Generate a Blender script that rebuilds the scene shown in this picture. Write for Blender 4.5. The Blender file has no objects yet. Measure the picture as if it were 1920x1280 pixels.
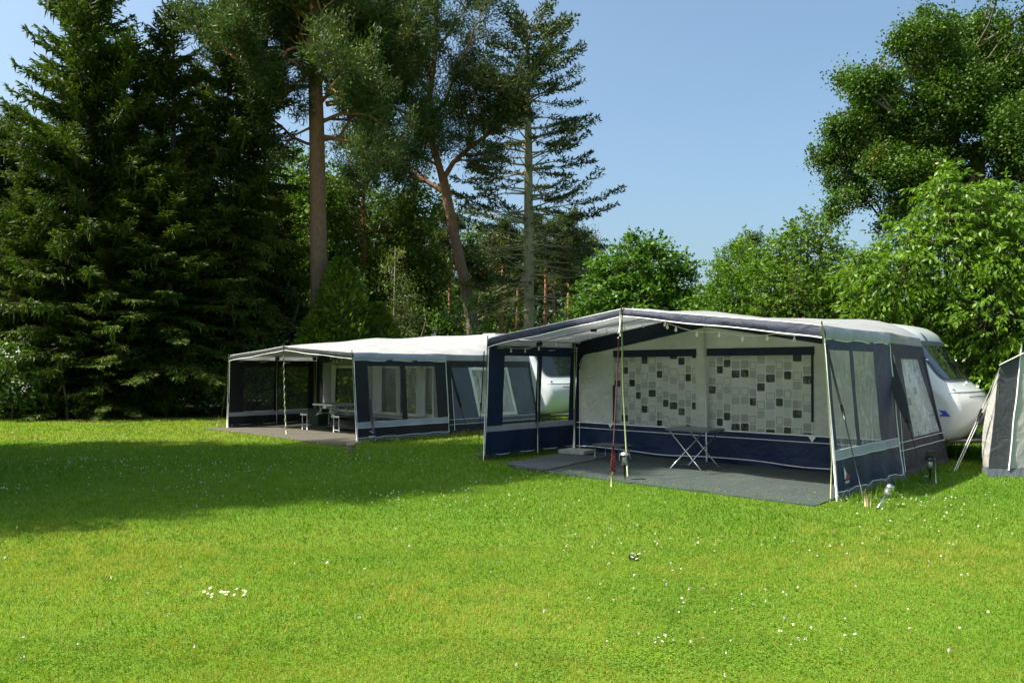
import bpy, math, random
import numpy as np
from mathutils import Vector

S = bpy.context.scene
COL = S.collection
R = math.radians

# ------------------------------------------------------------------ camera, sky, sun, exposure
cam_d = bpy.data.cameras.new('camera')
cam = bpy.data.objects.new('camera', cam_d); COL.objects.link(cam)
cam.location = (0, 0, 1.6); cam.rotation_euler = (R(90), 0, 0)
cam_d.sensor_width = 36; cam_d.lens = 1447 / 1920 * 36
cam_d.shift_y = 52 / 1920
cam_d.clip_start = 0.05; cam_d.clip_end = 3000
S.camera = cam

SUN_TO = Vector((-0.696, -0.128, 1.0)).normalized()
elev = math.asin(SUN_TO.z); azim = math.atan2(SUN_TO.x, SUN_TO.y)
W = bpy.data.worlds.new('World'); S.world = W; W.use_nodes = True
nt = W.node_tree
sky = nt.nodes.new('ShaderNodeTexSky'); sky.sky_type = 'NISHITA'; sky.sun_disc = False
sky.sun_elevation = elev; sky.sun_rotation = azim
sky.air_density = 1.0; sky.dust_density = 4.5; sky.ozone_density = 3.0
tint = nt.nodes.new('ShaderNodeMix'); tint.data_type = 'RGBA'; tint.blend_type = 'MULTIPLY'; tint.inputs[0].default_value = 1
tint.inputs[7].default_value = (.90, .985, .93, 1)
nt.links.new(sky.outputs[0], tint.inputs[6]); nt.links.new(tint.outputs[2], nt.nodes['Background'].inputs[0])
nt.nodes['Background'].inputs[1].default_value = 0.108
sl = bpy.data.lights.new('sun', 'SUN'); sl.energy = 4.7; sl.angle = R(0.53); sl.color = (1, .94, .80)
so = bpy.data.objects.new('sun', sl); COL.objects.link(so)
so.rotation_euler = (-SUN_TO).to_track_quat('-Z', 'Y').to_euler()
S.view_settings.view_transform = 'Standard'; S.view_settings.look = 'None'
S.view_settings.exposure = 1.22; S.view_settings.gamma = 1
S.cycles.max_bounces = 6; S.cycles.diffuse_bounces = 3; S.cycles.glossy_bounces = 3
S.cycles.transmission_bounces = 3; S.cycles.transparent_max_bounces = 10
S.cycles.caustics_reflective = False; S.cycles.caustics_refractive = False
S.cycles.use_denoising = True

# ------------------------------------------------------------------ object helpers
def tag(o, label=None, cat=None, group=None, kind=None):
    if label: o['label'] = label
    if cat: o['category'] = cat
    if group: o['group'] = group
    if kind: o['kind'] = kind
    return o

def empty(name, loc=(0, 0, 0), rz=0, label=None, cat=None, group=None):
    o = bpy.data.objects.new(name, None); COL.objects.link(o)
    o.location = loc; o.rotation_euler = (0, 0, rz); o.empty_display_size = .2
    return tag(o, label, cat, group)

def link(name, me, mat, parent=None):
    if mat: me.materials.append(mat)
    o = bpy.data.objects.new(name, me); COL.objects.link(o)
    if parent: o.parent = parent
    return o

class MB:
    """collects polygons, tubes, boxes into one mesh"""
    def __init__(s): s.v = []; s.f = []; s.uv = []; s.sm = []
    def add(s, vs, fs, smooth=False, uvs=None):
        b = len(s.v); s.v += [tuple(map(float, p)) for p in vs]
        for f in fs:
            s.f.append([i + b for i in f]); s.sm.append(smooth)
            s.uv.append([uvs[i] for i in f] if uvs else [(0, 0)] * len(f))
    def box(s, c, d, rz=0, tilt=None):
        cx, cy, cz = c; x, y, z = [q / 2 for q in d]
        vs = []
        ca, sa = math.cos(rz), math.sin(rz)
        for i in (-1, 1):
            for j in (-1, 1):
                for k in (-1, 1):
                    p = (i * x, j * y, k * z)
                    if tilt: p = tilt(p)
                    vs.append((cx + p[0] * ca - p[1] * sa, cy + p[0] * sa + p[1] * ca, cz + p[2]))
        s.add(vs, [(0, 1, 3, 2), (4, 6, 7, 5), (0, 4, 5, 1), (2, 3, 7, 6), (0, 2, 6, 4), (1, 5, 7, 3)])
    def tube(s, pts, rad, n=6, cap=True):
        P = [Vector(p) for p in pts]; m = len(P)
        rs = rad if hasattr(rad, '__len__') else [rad] * m
        vs = []; ref = None
        for i in range(m):
            d = (P[min(i + 1, m - 1)] - P[max(i - 1, 0)])
            if d.length < 1e-9: d = Vector((0, 0, 1))
            d.normalize()
            if ref is None:
                ref = Vector((1, 0, 0)) if abs(d.x) < .8 else Vector((0, 1, 0))
            a = d.cross(ref).normalized(); b = d.cross(a)
            ref = -b if False else ref
            for k in range(n):
                t = 2 * math.pi * k / n
                vs.append(P[i] + (a * math.cos(t) + b * math.sin(t)) * rs[i])
        fs = []
        for i in range(m - 1):
            for k in range(n):
                k2 = (k + 1) % n
                fs.append((i * n + k, i * n + k2, (i + 1) * n + k2, (i + 1) * n + k))
        if cap: fs += [tuple(range(n)), tuple(range((m - 1) * n, m * n))[::-1]]
        s.add(vs, fs, True)
    def lathe(s, prof, c, n=16, axis=None):
        vs = []; m = len(prof)
        for r, z in prof:
            for k in range(n):
                t = 2 * math.pi * k / n
                p = Vector((r * math.cos(t), r * math.sin(t), z))
                if axis is not None: p = axis @ p
                vs.append(Vector(c) + p)
        fs = [(i * n + k, i * n + (k + 1) % n, (i + 1) * n + (k + 1) % n, (i + 1) * n + k) for i in range(m - 1) for k in range(n)]
        fs += [tuple(range(n))[::-1], tuple(range((m - 1) * n, m * n))]
        s.add(vs, fs, True)
    def sheet(s, fn, a0, a1, b0, b1, na=8, nb=8):
        """grid patch; fn(a,b)->xyz; b0/b1 may be functions of a; uv = (a,b)"""
        vs = []; uv = []
        for i in range(na + 1):
            a = a0 + (a1 - a0) * i / na
            lo = b0(a) if callable(b0) else b0; hi = b1(a) if callable(b1) else b1
            for j in range(nb + 1):
                b = lo + (hi - lo) * j / nb
                vs.append(fn(a, b)); uv.append((a, b))
        fs = [(i * (nb + 1) + j, (i + 1) * (nb + 1) + j, (i + 1) * (nb + 1) + j + 1, i * (nb + 1) + j + 1) for i in range(na) for j in range(nb)]
        s.add(vs, fs, True, uv)
    def build(s, name, mat, parent=None, solid=0):
        me = bpy.data.meshes.new(name)
        me.from_pydata(s.v, [], s.f)
        me.polygons.foreach_set('use_smooth', s.sm)
        ul = me.uv_layers.new(name='UVMap')
        flat = [c for f in s.uv for q in f for c in q]
        ul.data.foreach_set('uv', flat)
        me.update()
        o = link(name, me, mat, parent)
        if solid:
            m = o.modifiers.new('thickness', 'SOLIDIFY'); m.thickness = solid; m.offset = 0
        return o

def cards_mesh(name, Q, mat, parent=None):
    """Q: (N,k,3) polygons"""
    Q = np.asarray(Q, dtype=np.float32); n, k = Q.shape[:2]
    me = bpy.data.meshes.new(name)
    me.vertices.add(n * k); me.vertices.foreach_set('co', Q.reshape(-1))
    me.loops.add(n * k); me.loops.foreach_set('vertex_index', np.arange(n * k, dtype=np.int32))
    me.polygons.add(n)
    me.polygons.foreach_set('loop_start', np.arange(0, n * k, k, dtype=np.int32))
    me.polygons.foreach_set('loop_total', np.full(n, k, dtype=np.int32))
    me.update(calc_edges=True)
    return link(name, me, mat, parent)

def dup(root, loc, rz, sc=1.0, label=None, cat=None, group=None):
    r = root.copy(); COL.objects.link(r)
    r.location = loc; r.rotation_euler = (0, 0, rz); r.scale = (sc, sc, sc) if not hasattr(sc, '__len__') else sc
    if label: r['label'] = label
    if cat: r['category'] = cat
    if group: r['group'] = group
    for ch in list(root.children):
        c = ch.copy(); COL.objects.link(c); c.parent = r
        for g in list(ch.children):
            d = g.copy(); COL.objects.link(d); d.parent = c
    return r

def vn(x, y, k=0.0):
    return (math.sin(x * 2.1 + k) * math.cos(y * 1.7 - k * 1.3) + .5 * math.sin(x * 4.7 + y * 3.1 + k * 2.1) + .3 * math.sin(x * 9.3 - y * 7.7 + k)) / 1.8

# ------------------------------------------------------------------ materials
def newmat(name):
    m = bpy.data.materials.new(name); m.use_nodes = True
    return m, m.node_tree, m.node_tree.nodes['Principled BSDF']

def N(t, typ, **kw):
    n = t.nodes.new(typ)
    for k, v in kw.items(): setattr(n, k, v)
    return n

def mth(t, op, a, b=None, c=None):
    n = t.nodes.new('ShaderNodeMath'); n.operation = op
    for i, q in enumerate((a, b, c)):
        if q is None: continue
        if isinstance(q, (int, float)): n.inputs[i].default_value = q
        else: t.links.new(q, n.inputs[i])
    return n.outputs[0]

def mixc(t, f, a, b, mode='MIX'):
    n = t.nodes.new('ShaderNodeMix'); n.data_type = 'RGBA'; n.blend_type = mode
    for sock, q in ((n.inputs[0], f), (n.inputs[6], a), (n.inputs[7], b)):
        if isinstance(q, (int, float)): sock.default_value = q
        elif isinstance(q, tuple): sock.default_value = (*q, 1) if len(q) == 3 else q
        else: t.links.new(q, sock)
    return n.outputs[2]

def noise(t, scale, detail=3, rough=.55, vec='Object', dist=0):
    tc = t.nodes.new('ShaderNodeTexCoord'); n = t.nodes.new('ShaderNodeTexNoise')
    n.inputs['Scale'].default_value = scale; n.inputs['Detail'].default_value = detail
    n.inputs['Roughness'].default_value = rough; n.inputs['Distortion'].default_value = dist
    t.links.new(tc.outputs[vec], n.inputs['Vector'])
    return n.outputs['Fac']

def ramp(t, fac, stops):
    n = t.nodes.new('ShaderNodeValToRGB'); e = n.color_ramp.elements
    while len(e) < len(stops): e.new(.5)
    for q, (p, c) in zip(e, stops):
        q.position = p; q.color = (*c, 1) if hasattr(c, '__len__') else (c, c, c, 1)
    t.links.new(fac, n.inputs[0])
    return n.outputs[0]

def bump(t, bsdf, h, strength=.3, dist=.01):
    b = t.nodes.new('ShaderNodeBump'); b.inputs['Strength'].default_value = strength; b.inputs['Distance'].default_value = dist
    t.links.new(h, b.inputs['Height']); t.links.new(b.outputs[0], bsdf.inputs['Normal'])

def plain(name, c, rough=.6, var=.15, scale=6, metal=0, bmp=0, bscale=40, spec=None, coat=0):
    m, t, b = newmat(name)
    f = noise(t, scale, 4)
    lo = tuple(q * (1 - var) for q in c); hi = tuple(min(1, q * (1 + var)) for q in c)
    t.links.new(ramp(t, f, [(.3, lo), (.7, hi)]), b.inputs['Base Color'])
    b.inputs['Roughness'].default_value = rough; b.inputs['Metallic'].default_value = metal
    if spec is not None: b.inputs['Specular IOR Level'].default_value = spec
    if coat: b.inputs['Coat Weight'].default_value = coat; b.inputs['Coat Roughness'].default_value = .15
    if bmp: bump(t, b, noise(t, bscale, 3), bmp, .01)
    return m

def fabric(name, c, trans=0.0, rough=.75, var=.14, wr=.55):
    m, t, b = newmat(name)
    f = noise(t, 2.3, 5, .6); f2 = noise(t, 14, 3)
    lo = tuple(q * (1 - var) for q in c); hi = tuple(min(1, q * (1 + var)) for q in c)
    c1 = ramp(t, f, [(.35, lo), (.65, hi)])
    c2 = mixc(t, .35, c1, ramp(t, f2, [(.3, tuple(q * .9 for q in c)), (.7, tuple(min(1, q * 1.06) for q in c))]))
    t.links.new(c2, b.inputs['Base Color']); b.inputs['Roughness'].default_value = rough
    b.inputs['Specular IOR Level'].default_value = .35
    h = mth(t, 'ADD', noise(t, 3.5, 3, .5, dist=1.2), mth(t, 'MULTIPLY', noise(t, 160, 1), .12))
    bump(t, b, h, wr, .06)
    if trans:
        tr = N(t, 'ShaderNodeBsdfTranslucent'); t.links.new(c2, tr.inputs[0])
        mx = N(t, 'ShaderNodeMixShader'); mx.inputs[0].default_value = trans
        t.links.new(b.outputs[0], mx.inputs[1]); t.links.new(tr.outputs[0], mx.inputs[2])
        t.links.new(mx.outputs[0], t.nodes['Material Output'].inputs[0])
    return m

def vinyl(name, tint=(.93, .95, .96), gloss=.12, rough=.12, wr=.5, milk=.04, sc=(3.0, 3.0, .6)):
    m, t, b = newmat(name); t.nodes.remove(b)
    tr = N(t, 'ShaderNodeBsdfTransparent'); tr.inputs[0].default_value = (*tint, 1)
    gl = N(t, 'ShaderNodeBsdfGlossy'); gl.inputs['Roughness'].default_value = rough
    df = N(t, 'ShaderNodeBsdfDiffuse'); df.inputs[0].default_value = (.75, .77, .78, 1)
    tc = N(t, 'ShaderNodeTexCoord'); mp = N(t, 'ShaderNodeMapping'); mp.inputs['Scale'].default_value = sc
    nz = N(t, 'ShaderNodeTexNoise'); nz.inputs['Scale'].default_value = 2.6; nz.inputs['Detail'].default_value = 5; nz.inputs['Distortion'].default_value = 2.0
    t.links.new(tc.outputs['Object'], mp.inputs[0]); t.links.new(mp.outputs[0], nz.inputs['Vector'])
    bp = N(t, 'ShaderNodeBump'); bp.inputs['Strength'].default_value = wr; bp.inputs['Distance'].default_value = .05 if wr < .9 else .3
    t.links.new(nz.outputs['Fac'], bp.inputs['Height']); t.links.new(bp.outputs[0], gl.inputs['Normal'])
    lw = N(t, 'ShaderNodeLayerWeight'); lw.inputs[0].default_value = .35
    fac = mth(t, 'ADD', mth(t, 'MULTIPLY', lw.outputs['Fresnel'], .45), gloss)
    if wr >= .9:
        st = ramp(t, nz.outputs['Fac'], [(.49, 0), (.53, .08), (.56, .6), (.59, .08), (.66, 0)])
        fac = mth(t, 'ADD', fac, mth(t, 'MULTIPLY', st, .3))
    fac = mth(t, 'MINIMUM', fac, .8)
    m1 = N(t, 'ShaderNodeMixShader'); m1.inputs[0].default_value = milk
    if wr >= .9: t.links.new(mth(t, 'ADD', milk, mth(t, 'MULTIPLY', st, .75)), m1.inputs[0])  # bright glints on the creases painted in as whitish streaks
    t.links.new(tr.outputs[0], m1.inputs[1]); t.links.new(df.outputs[0], m1.inputs[2])
    m2 = N(t, 'ShaderNodeMixShader'); t.links.new(fac, m2.inputs[0])
    t.links.new(m1.outputs[0], m2.inputs[1]); t.links.new(gl.outputs[0], m2.inputs[2])
    t.links.new(m2.outputs[0], t.nodes['Material Output'].inputs[0])
    return m

def leafmat(name, cols, trans=.35, rough=.5, spec=.4, tcol=None, pat=0):
    """cols: three colours spread over the leaves at random"""
    m, t, b = newmat(name)
    g = N(t, 'ShaderNodeNewGeometry')
    oi = N(t, 'ShaderNodeObjectInfo')
    lo_, hi_ = [tuple(.45 * a + .55 * b_ for a, b_ in zip(cols[i], cols[1])) for i in (0, 2)]
    c = ramp(t, g.outputs['Random Per Island'], [(.0, lo_), (.5, cols[1]), (1, hi_)])
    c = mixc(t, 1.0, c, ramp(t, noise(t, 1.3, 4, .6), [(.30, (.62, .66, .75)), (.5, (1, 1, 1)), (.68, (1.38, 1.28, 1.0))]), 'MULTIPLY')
    hs = N(t, 'ShaderNodeHueSaturation')
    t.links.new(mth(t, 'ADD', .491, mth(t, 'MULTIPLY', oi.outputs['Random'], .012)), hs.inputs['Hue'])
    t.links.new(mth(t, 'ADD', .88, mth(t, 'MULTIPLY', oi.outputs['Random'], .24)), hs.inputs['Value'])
    t.links.new(c, hs.inputs['Color']); c = hs.outputs[0]
    if pat:
        c = mixc(t, ramp(t, noise(t, .9, 3, vec='Object'), [(.4, 0), (.65, 1)]), c, mixc(t, 1.0, c, (1.25, 1.1, .8), 'MULTIPLY'))
    t.links.new(c, b.inputs['Base Color']); b.inputs['Roughness'].default_value = rough
    b.inputs['Specular IOR Level'].default_value = spec
    tr = N(t, 'ShaderNodeBsdfTranslucent')
    t.links.new(mixc(t, 1.0, c, tcol or (1.25, 1.3, .5), 'MULTIPLY'), tr.inputs[0])
    mx = N(t, 'ShaderNodeMixShader'); mx.inputs[0].default_value = trans
    t.links.new(b.outputs[0], mx.inputs[1]); t.links.new(tr.outputs[0], mx.inputs[2])
    t.links.new(mx.outputs[0], t.nodes['Material Output'].inputs[0])
    return m

def barkmat(name, low, high=None, z0=3, z1=9):
    m, t, b = newmat(name)
    tc = N(t, 'ShaderNodeTexCoord'); mp = N(t, 'ShaderNodeMapping'); mp.inputs['Scale'].default_value = (1, 1, .3)
    t.links.new(tc.outputs['Object'], mp.inputs[0])
    vo = N(t, 'ShaderNodeTexVoronoi'); vo.inputs['Scale'].default_value = 16; t.links.new(mp.outputs[0], vo.inputs['Vector'])
    nz = N(t, 'ShaderNodeTexNoise'); nz.inputs['Scale'].default_value = 9; nz.inputs['Detail'].default_value = 6; t.links.new(mp.outputs[0], nz.inputs['Vector'])
    f = mth(t, 'ADD', mth(t, 'MULTIPLY', vo.outputs['Distance'], .7), mth(t, 'MULTIPLY', nz.outputs['Fac'], .6))
    c = ramp(t, f, [(.25, tuple(q * .55 for q in low)), (.5, low), (.85, tuple(q * 1.35 for q in low))])
    if high:
        c2 = ramp(t, f, [(.25, tuple(q * .6 for q in high)), (.5, high), (.85, tuple(q * 1.3 for q in high))])
        sp = N(t, 'ShaderNodeSeparateXYZ'); t.links.new(tc.outputs['Object'], sp.inputs[0])
        mr = N(t, 'ShaderNodeMapRange'); mr.inputs[1].default_value = z0; mr.inputs[2].default_value = z1
        t.links.new(sp.outputs[2], mr.inputs[0])
        c = mixc(t, mr.outputs[0], c, c2)
    t.links.new(c, b.inputs['Base Color']); b.inputs['Roughness'].default_value = .9
    bump(t, b, f, .8, .03)
    return m

M = {}
M['navy'] = fabric('navy_fabric', (.006, .020, .062), rough=.5)
M['valance'] = fabric('valance_fabric', (.014, .019, .042), rough=.55)
M['navy_dull'] = fabric('dark_navy_fabric', (.006, .010, .028), rough=.6)
M['grey'] = fabric('light_grey_fabric', (.54, .55, .49), trans=.12)
M['roof'] = fabric('roof_fabric', (.345, .355, .365), trans=.34, rough=.7, wr=.25)
M['roof2'] = fabric('roof_fabric_heavy', (.30, .305, .315), trans=.03, rough=.7, wr=.25)
M['band'] = fabric('pale_band_fabric', (.37, .37, .43), rough=.6)
M['flap'] = fabric('grey_mud_flap', (.09, .105, .12), rough=.7)
M['char'] = fabric('charcoal_fabric', (.010, .011, .015), rough=.55)
M['slate'] = fabric('slate_grey_fabric', (.085, .097, .135), rough=.7)
M['tent_grey'] = fabric('tent_grey_fabric', (.36, .36, .345), rough=.75)
M['tent_dark'] = fabric('tent_dark_fabric', (.055, .059, .068), rough=.7)
M['midgrey'] = fabric('mid_grey_fabric', (.27, .27, .27), rough=.7)
M['white_cloth'] = fabric('white_cloth', (.82, .82, .78), trans=.2)
M['piping'] = plain('white_piping', (.78, .79, .78), .45, .04)
M['vinyl'] = vinyl('clear_vinyl', gloss=.035, milk=.015, rough=.08, wr=.7, sc=(2.4, 2.4, 1.1))
M['vinyl_side'] = vinyl('wrinkled_vinyl', gloss=.10, rough=.06, wr=1.0, milk=.03, sc=(7, 7, .5))
M['vinyl_dark'] = vinyl('shade_tinted_vinyl', tint=(.5, .53, .55), gloss=.03, wr=.4, milk=.03)  # dimness of the interior behind put into the vinyl as a dark tint
M['steel'] = plain('galvanised_steel', (.45, .46, .45), .38, .15, 20, metal=.85)
M['brass_pole'] = plain('anodised_pole', (.24, .28, .13), .45, .15, 20, metal=.4)
M['alu'] = plain('white_aluminium', (.50, .53, .54), .4, .05, 10, metal=.15)
M['black'] = plain('black_webbing', (.008, .008, .010), .65, .2, 30)
M['plastic'] = plain('black_plastic', (.012, .012, .014), .4, .2)
M['tabletop'] = plain('grey_laminate', (.10, .11, .12), .35, .12, 12)
M['wood'] = plain('brown_wood', (.16, .085, .045), .5, .35, 9)
M['stake_wood'] = plain('weathered_wood', (.30, .25, .17), .85, .35, 14, bmp=.4)
M['peg_wood'] = plain('pale_peg_wood', (.55, .42, .26), .7, .2, 30)
M['concrete'] = plain('concrete_slab', (.33, .33, .30), .9, .25, 14, bmp=.3)
M['gel'] = plain('white_gelcoat', (.46, .50, .51), .28, .05, 3, coat=.3)
M['rubber'] = plain('grey_rubber', (.07, .08, .085), .5, .15)
M['blue_decal'] = plain('blue_decal', (.03, .07, .42), .4, .08)
M['dark_decal'] = plain('dark_grey_decal', (.06, .08, .09), .5, .1)
M['red'] = plain('red_print', (.45, .02, .05), .5, .1)
M['pink'] = plain('mauve_print', (.45, .25, .5), .5, .1)
M['bulb'] = plain('frosted_bulb', (.85, .85, .82), .15, .03)
M['chrome'] = plain('brushed_steel', (.66, .67, .68), .22, .06, 30, metal=1)
M['clearplastic'] = vinyl('clear_plastic', gloss=.2, rough=.05, wr=.1, milk=.12)
M['lamp_panel'] = plain('solar_cell', (.02, .025, .05), .15, .2)
M['cord'] = plain('white_cord', (.72, .70, .66), .8, .1)
m, t, b = newmat('dark_window_glass')
b.inputs['Base Color'].default_value = (.012, .016, .018, 1); b.inputs['Roughness'].default_value = .05
b.inputs['Coat Weight'].default_value = .6; b.inputs['Coat Roughness'].default_value = .03
bump(t, b, noise(t, 1.2, 1), .06, .05)
M['glass'] = m
# red and black check (rope and bundle)
m, t, b = newmat('red_black_cord')
tc = N(t, 'ShaderNodeTexCoord'); ck = N(t, 'ShaderNodeTexChecker'); ck.inputs['Scale'].default_value = 38
ck.inputs[1].default_value = (.26, .02, .04, 1); ck.inputs[2].default_value = (.012, .01, .012, 1)
t.links.new(tc.outputs['Object'], ck.inputs[0]); t.links.new(ck.outputs[0], b.inputs['Base Color']); b.inputs['Roughness'].default_value = .8
M['redblack'] = m
M['darkred'] = plain('dark_red_cord', (.04, .005, .009), .8, .3, 40)
# woven ground carpets
def carpetmat(name, c, worn):
    m, t, b = newmat(name)
    f = noise(t, 1.6, 5, .6); f2 = noise(t, 60, 2)
    cc = ramp(t, f, [(.35, tuple(q * .75 for q in c)), (.6, c), (.75, worn)])
    t.links.new(mixc(t, .4, cc, ramp(t, f2, [(.3, tuple(q * .6 for q in c)), (.7, tuple(q * 1.3 for q in c))])), b.inputs['Base Color'])
    b.inputs['Roughness'].default_value = .85
    bump(t, b, mth(t, 'ADD', noise(t, 5, 3), mth(t, 'MULTIPLY', f2, .25)), .5, .03)
    return m
M['carpet'] = carpetmat('grey_green_carpet', (.034, .050, .046), (.066, .080, .058))
M['mat'] = carpetmat('blue_grey_mat', (.062, .080, .090), (.08, .098, .098))
M['sheet2'] = carpetmat('brown_grey_groundsheet', (.080, .072, .055), (.13, .11, .075))

# patterned curtain
m, t, b = newmat('patterned_curtain')
uvn = N(t, 'ShaderNodeUVMap'); sp = N(t, 'ShaderNodeSeparateXYZ'); t.links.new(uvn.outputs[0], sp.inputs[0])
x = mth(t, 'DIVIDE', sp.outputs[0], .160); col = mth(t, 'FLOOR', x); fx = mth(t, 'SUBTRACT', mth(t, 'FRACT', x), .5)
wn = N(t, 'ShaderNodeTexWhiteNoise', noise_dimensions='1D'); t.links.new(col, wn.inputs['W'])
colh = wn.outputs['Value']
y = mth(t, 'ADD', mth(t, 'DIVIDE', sp.outputs[1], .150), mth(t, 'MULTIPLY', colh, 41.3))
row = mth(t, 'FLOOR', y); fy = mth(t, 'SUBTRACT', mth(t, 'FRACT', y), .5)
rr = .14
qx = mth(t, 'SUBTRACT', mth(t, 'ABSOLUTE', fx), .43 - rr); qy = mth(t, 'SUBTRACT', mth(t, 'ABSOLUTE', fy), .43 - rr)
mx_, my_ = mth(t, 'MAXIMUM', qx, 0.0), mth(t, 'MAXIMUM', qy, 0.0)
outd = mth(t, 'SQRT', mth(t, 'ADD', mth(t, 'MULTIPLY', mx_, mx_), mth(t, 'MULTIPLY', my_, my_)))
d = mth(t, 'SUBTRACT', mth(t, 'ADD', outd, mth(t, 'MINIMUM', mth(t, 'MAXIMUM', qx, qy), 0.0)), rr)
inside = mth(t, 'LESS_THAN', d, 0.0)
edge = mth(t, 'MULTIPLY', inside, mth(t, 'GREATER_THAN', d, -.055))
kind = mth(t, 'MODULO', mth(t, 'ADD', row, 1200.0), 6.0)
def is_k(k): return mth(t, 'COMPARE', kind, float(k), .1)
bg = (.86, .86, .79)
weave = ramp(t, noise(t, 220, 1, vec='UV'), [(.3, .8), (.7, 1.0)])
c = mixc(t, mth(t, 'MULTIPLY', inside, is_k(0)), bg, (.018, .022, .024))
c = mixc(t, mth(t, 'MULTIPLY', inside, is_k(1)), c, (.50, .505, .465))
c = mixc(t, mth(t, 'MULTIPLY', inside, is_k(3)), c, (.56, .565, .525))
c = mixc(t, mth(t, 'MULTIPLY', inside, is_k(2)), c, (.78, .78, .73))
c = mixc(t, mth(t, 'MULTIPLY', inside, is_k(4)), c, (.84, .84, .77))
c = mixc(t, mth(t, 'MULTIPLY', edge, is_k(4)), c, (.22, .22, .21))
c = mixc(t, 1.0, c, weave, 'MULTIPLY')
t.links.new(c, b.inputs['Base Color']); b.inputs['Roughness'].default_value = .85
tr = N(t, 'ShaderNodeBsdfTranslucent'); t.links.new(c, tr.inputs[0])
ms = N(t, 'ShaderNodeMixShader'); ms.inputs[0].default_value = .25
t.links.new(b.outputs[0], ms.inputs[1]); t.links.new(tr.outputs[0], ms.inputs[2]); t.links.new(ms.outputs[0], t.nodes['Material Output'].inputs[0])
M['curtain'] = m

# vegetation
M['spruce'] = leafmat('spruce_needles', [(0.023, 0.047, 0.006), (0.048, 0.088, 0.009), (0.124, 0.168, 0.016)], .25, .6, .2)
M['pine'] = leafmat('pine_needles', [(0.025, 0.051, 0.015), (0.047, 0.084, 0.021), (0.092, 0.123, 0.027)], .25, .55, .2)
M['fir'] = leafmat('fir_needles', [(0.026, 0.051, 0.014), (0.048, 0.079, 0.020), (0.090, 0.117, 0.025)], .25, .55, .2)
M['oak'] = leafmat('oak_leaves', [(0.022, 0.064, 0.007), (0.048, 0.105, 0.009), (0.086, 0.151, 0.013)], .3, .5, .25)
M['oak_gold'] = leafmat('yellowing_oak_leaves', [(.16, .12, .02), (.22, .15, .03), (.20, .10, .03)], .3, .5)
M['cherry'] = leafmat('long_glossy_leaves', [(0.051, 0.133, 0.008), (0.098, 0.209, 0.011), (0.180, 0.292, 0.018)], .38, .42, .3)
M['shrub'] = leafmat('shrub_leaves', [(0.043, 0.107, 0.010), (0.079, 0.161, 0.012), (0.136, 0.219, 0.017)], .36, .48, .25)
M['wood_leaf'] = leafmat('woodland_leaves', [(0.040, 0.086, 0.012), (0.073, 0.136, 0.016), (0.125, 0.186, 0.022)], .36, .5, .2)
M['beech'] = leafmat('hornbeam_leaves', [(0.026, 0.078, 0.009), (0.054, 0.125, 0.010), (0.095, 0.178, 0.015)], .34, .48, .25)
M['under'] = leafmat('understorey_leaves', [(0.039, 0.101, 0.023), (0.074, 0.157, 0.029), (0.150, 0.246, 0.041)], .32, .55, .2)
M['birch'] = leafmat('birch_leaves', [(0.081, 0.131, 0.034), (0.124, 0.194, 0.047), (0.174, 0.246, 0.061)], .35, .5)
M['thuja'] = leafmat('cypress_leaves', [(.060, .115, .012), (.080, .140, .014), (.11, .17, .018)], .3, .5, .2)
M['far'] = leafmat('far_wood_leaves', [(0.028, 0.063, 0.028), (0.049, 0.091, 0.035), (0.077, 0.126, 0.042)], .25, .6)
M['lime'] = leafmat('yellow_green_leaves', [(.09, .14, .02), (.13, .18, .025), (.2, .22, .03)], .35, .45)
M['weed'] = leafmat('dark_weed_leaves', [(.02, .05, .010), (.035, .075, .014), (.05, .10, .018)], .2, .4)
M['flower'] = plain('white_petals', (.78, .78, .72), .7, .05)
M['yellow'] = plain('yellow_centre', (.6, .42, .04), .7, .1)
M['clover'] = plain('clover_bloom', (.62, .58, .50), .8, .15, 40)
M['bark_pine'] = barkmat('pine_bark', (.115, .082, .062), (.24, .115, .055), 4, 12)
M['bark_bgpine'] = barkmat('young_pine_bark', (.15, .085, .055), (.30, .14, .068), 2, 6)
M['bark_grey'] = barkmat('grey_green_bark', (.25, .23, .13))
M['bark_dark'] = barkmat('dark_bark', (.075, .055, .04))
M['bark_oak'] = barkmat('oak_bark', (.10, .08, .055))
M['straw'] = plain('dry_straw', (.5, .38, .2), .8, .2, 40)

# ------------------------------------------------------------------ coordinates of the two pitches
T1 = (-.466, 13.53, .754); T2 = (-7.66, 20.85, .756)
def w(T, u, v, z=0):
    c, s = math.cos(T[2]), math.sin(T[2])
    return Vector((T[0] + c * u + s * v, T[1] - s * u + c * v, z))
def loc_np(T, X, Y):
    c, s = math.cos(T[2]), math.sin(T[2]); a = X - T[0]; b_ = Y - T[1]
    return c * a - s * b_, s * a + c * b_
def at(px, py, z=0):
    """ground (or height z) point seen at photo pixel"""
    Y = (1.6 - z) * 1447 / (py - 692)
    return Vector(((px - 960) * Y / 1447, Y, z))
def pz(px, py, Y):
    return Vector(((px - 960) * Y / 1447, Y, 1.6 - (py - 692) * Y / 1447))

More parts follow.
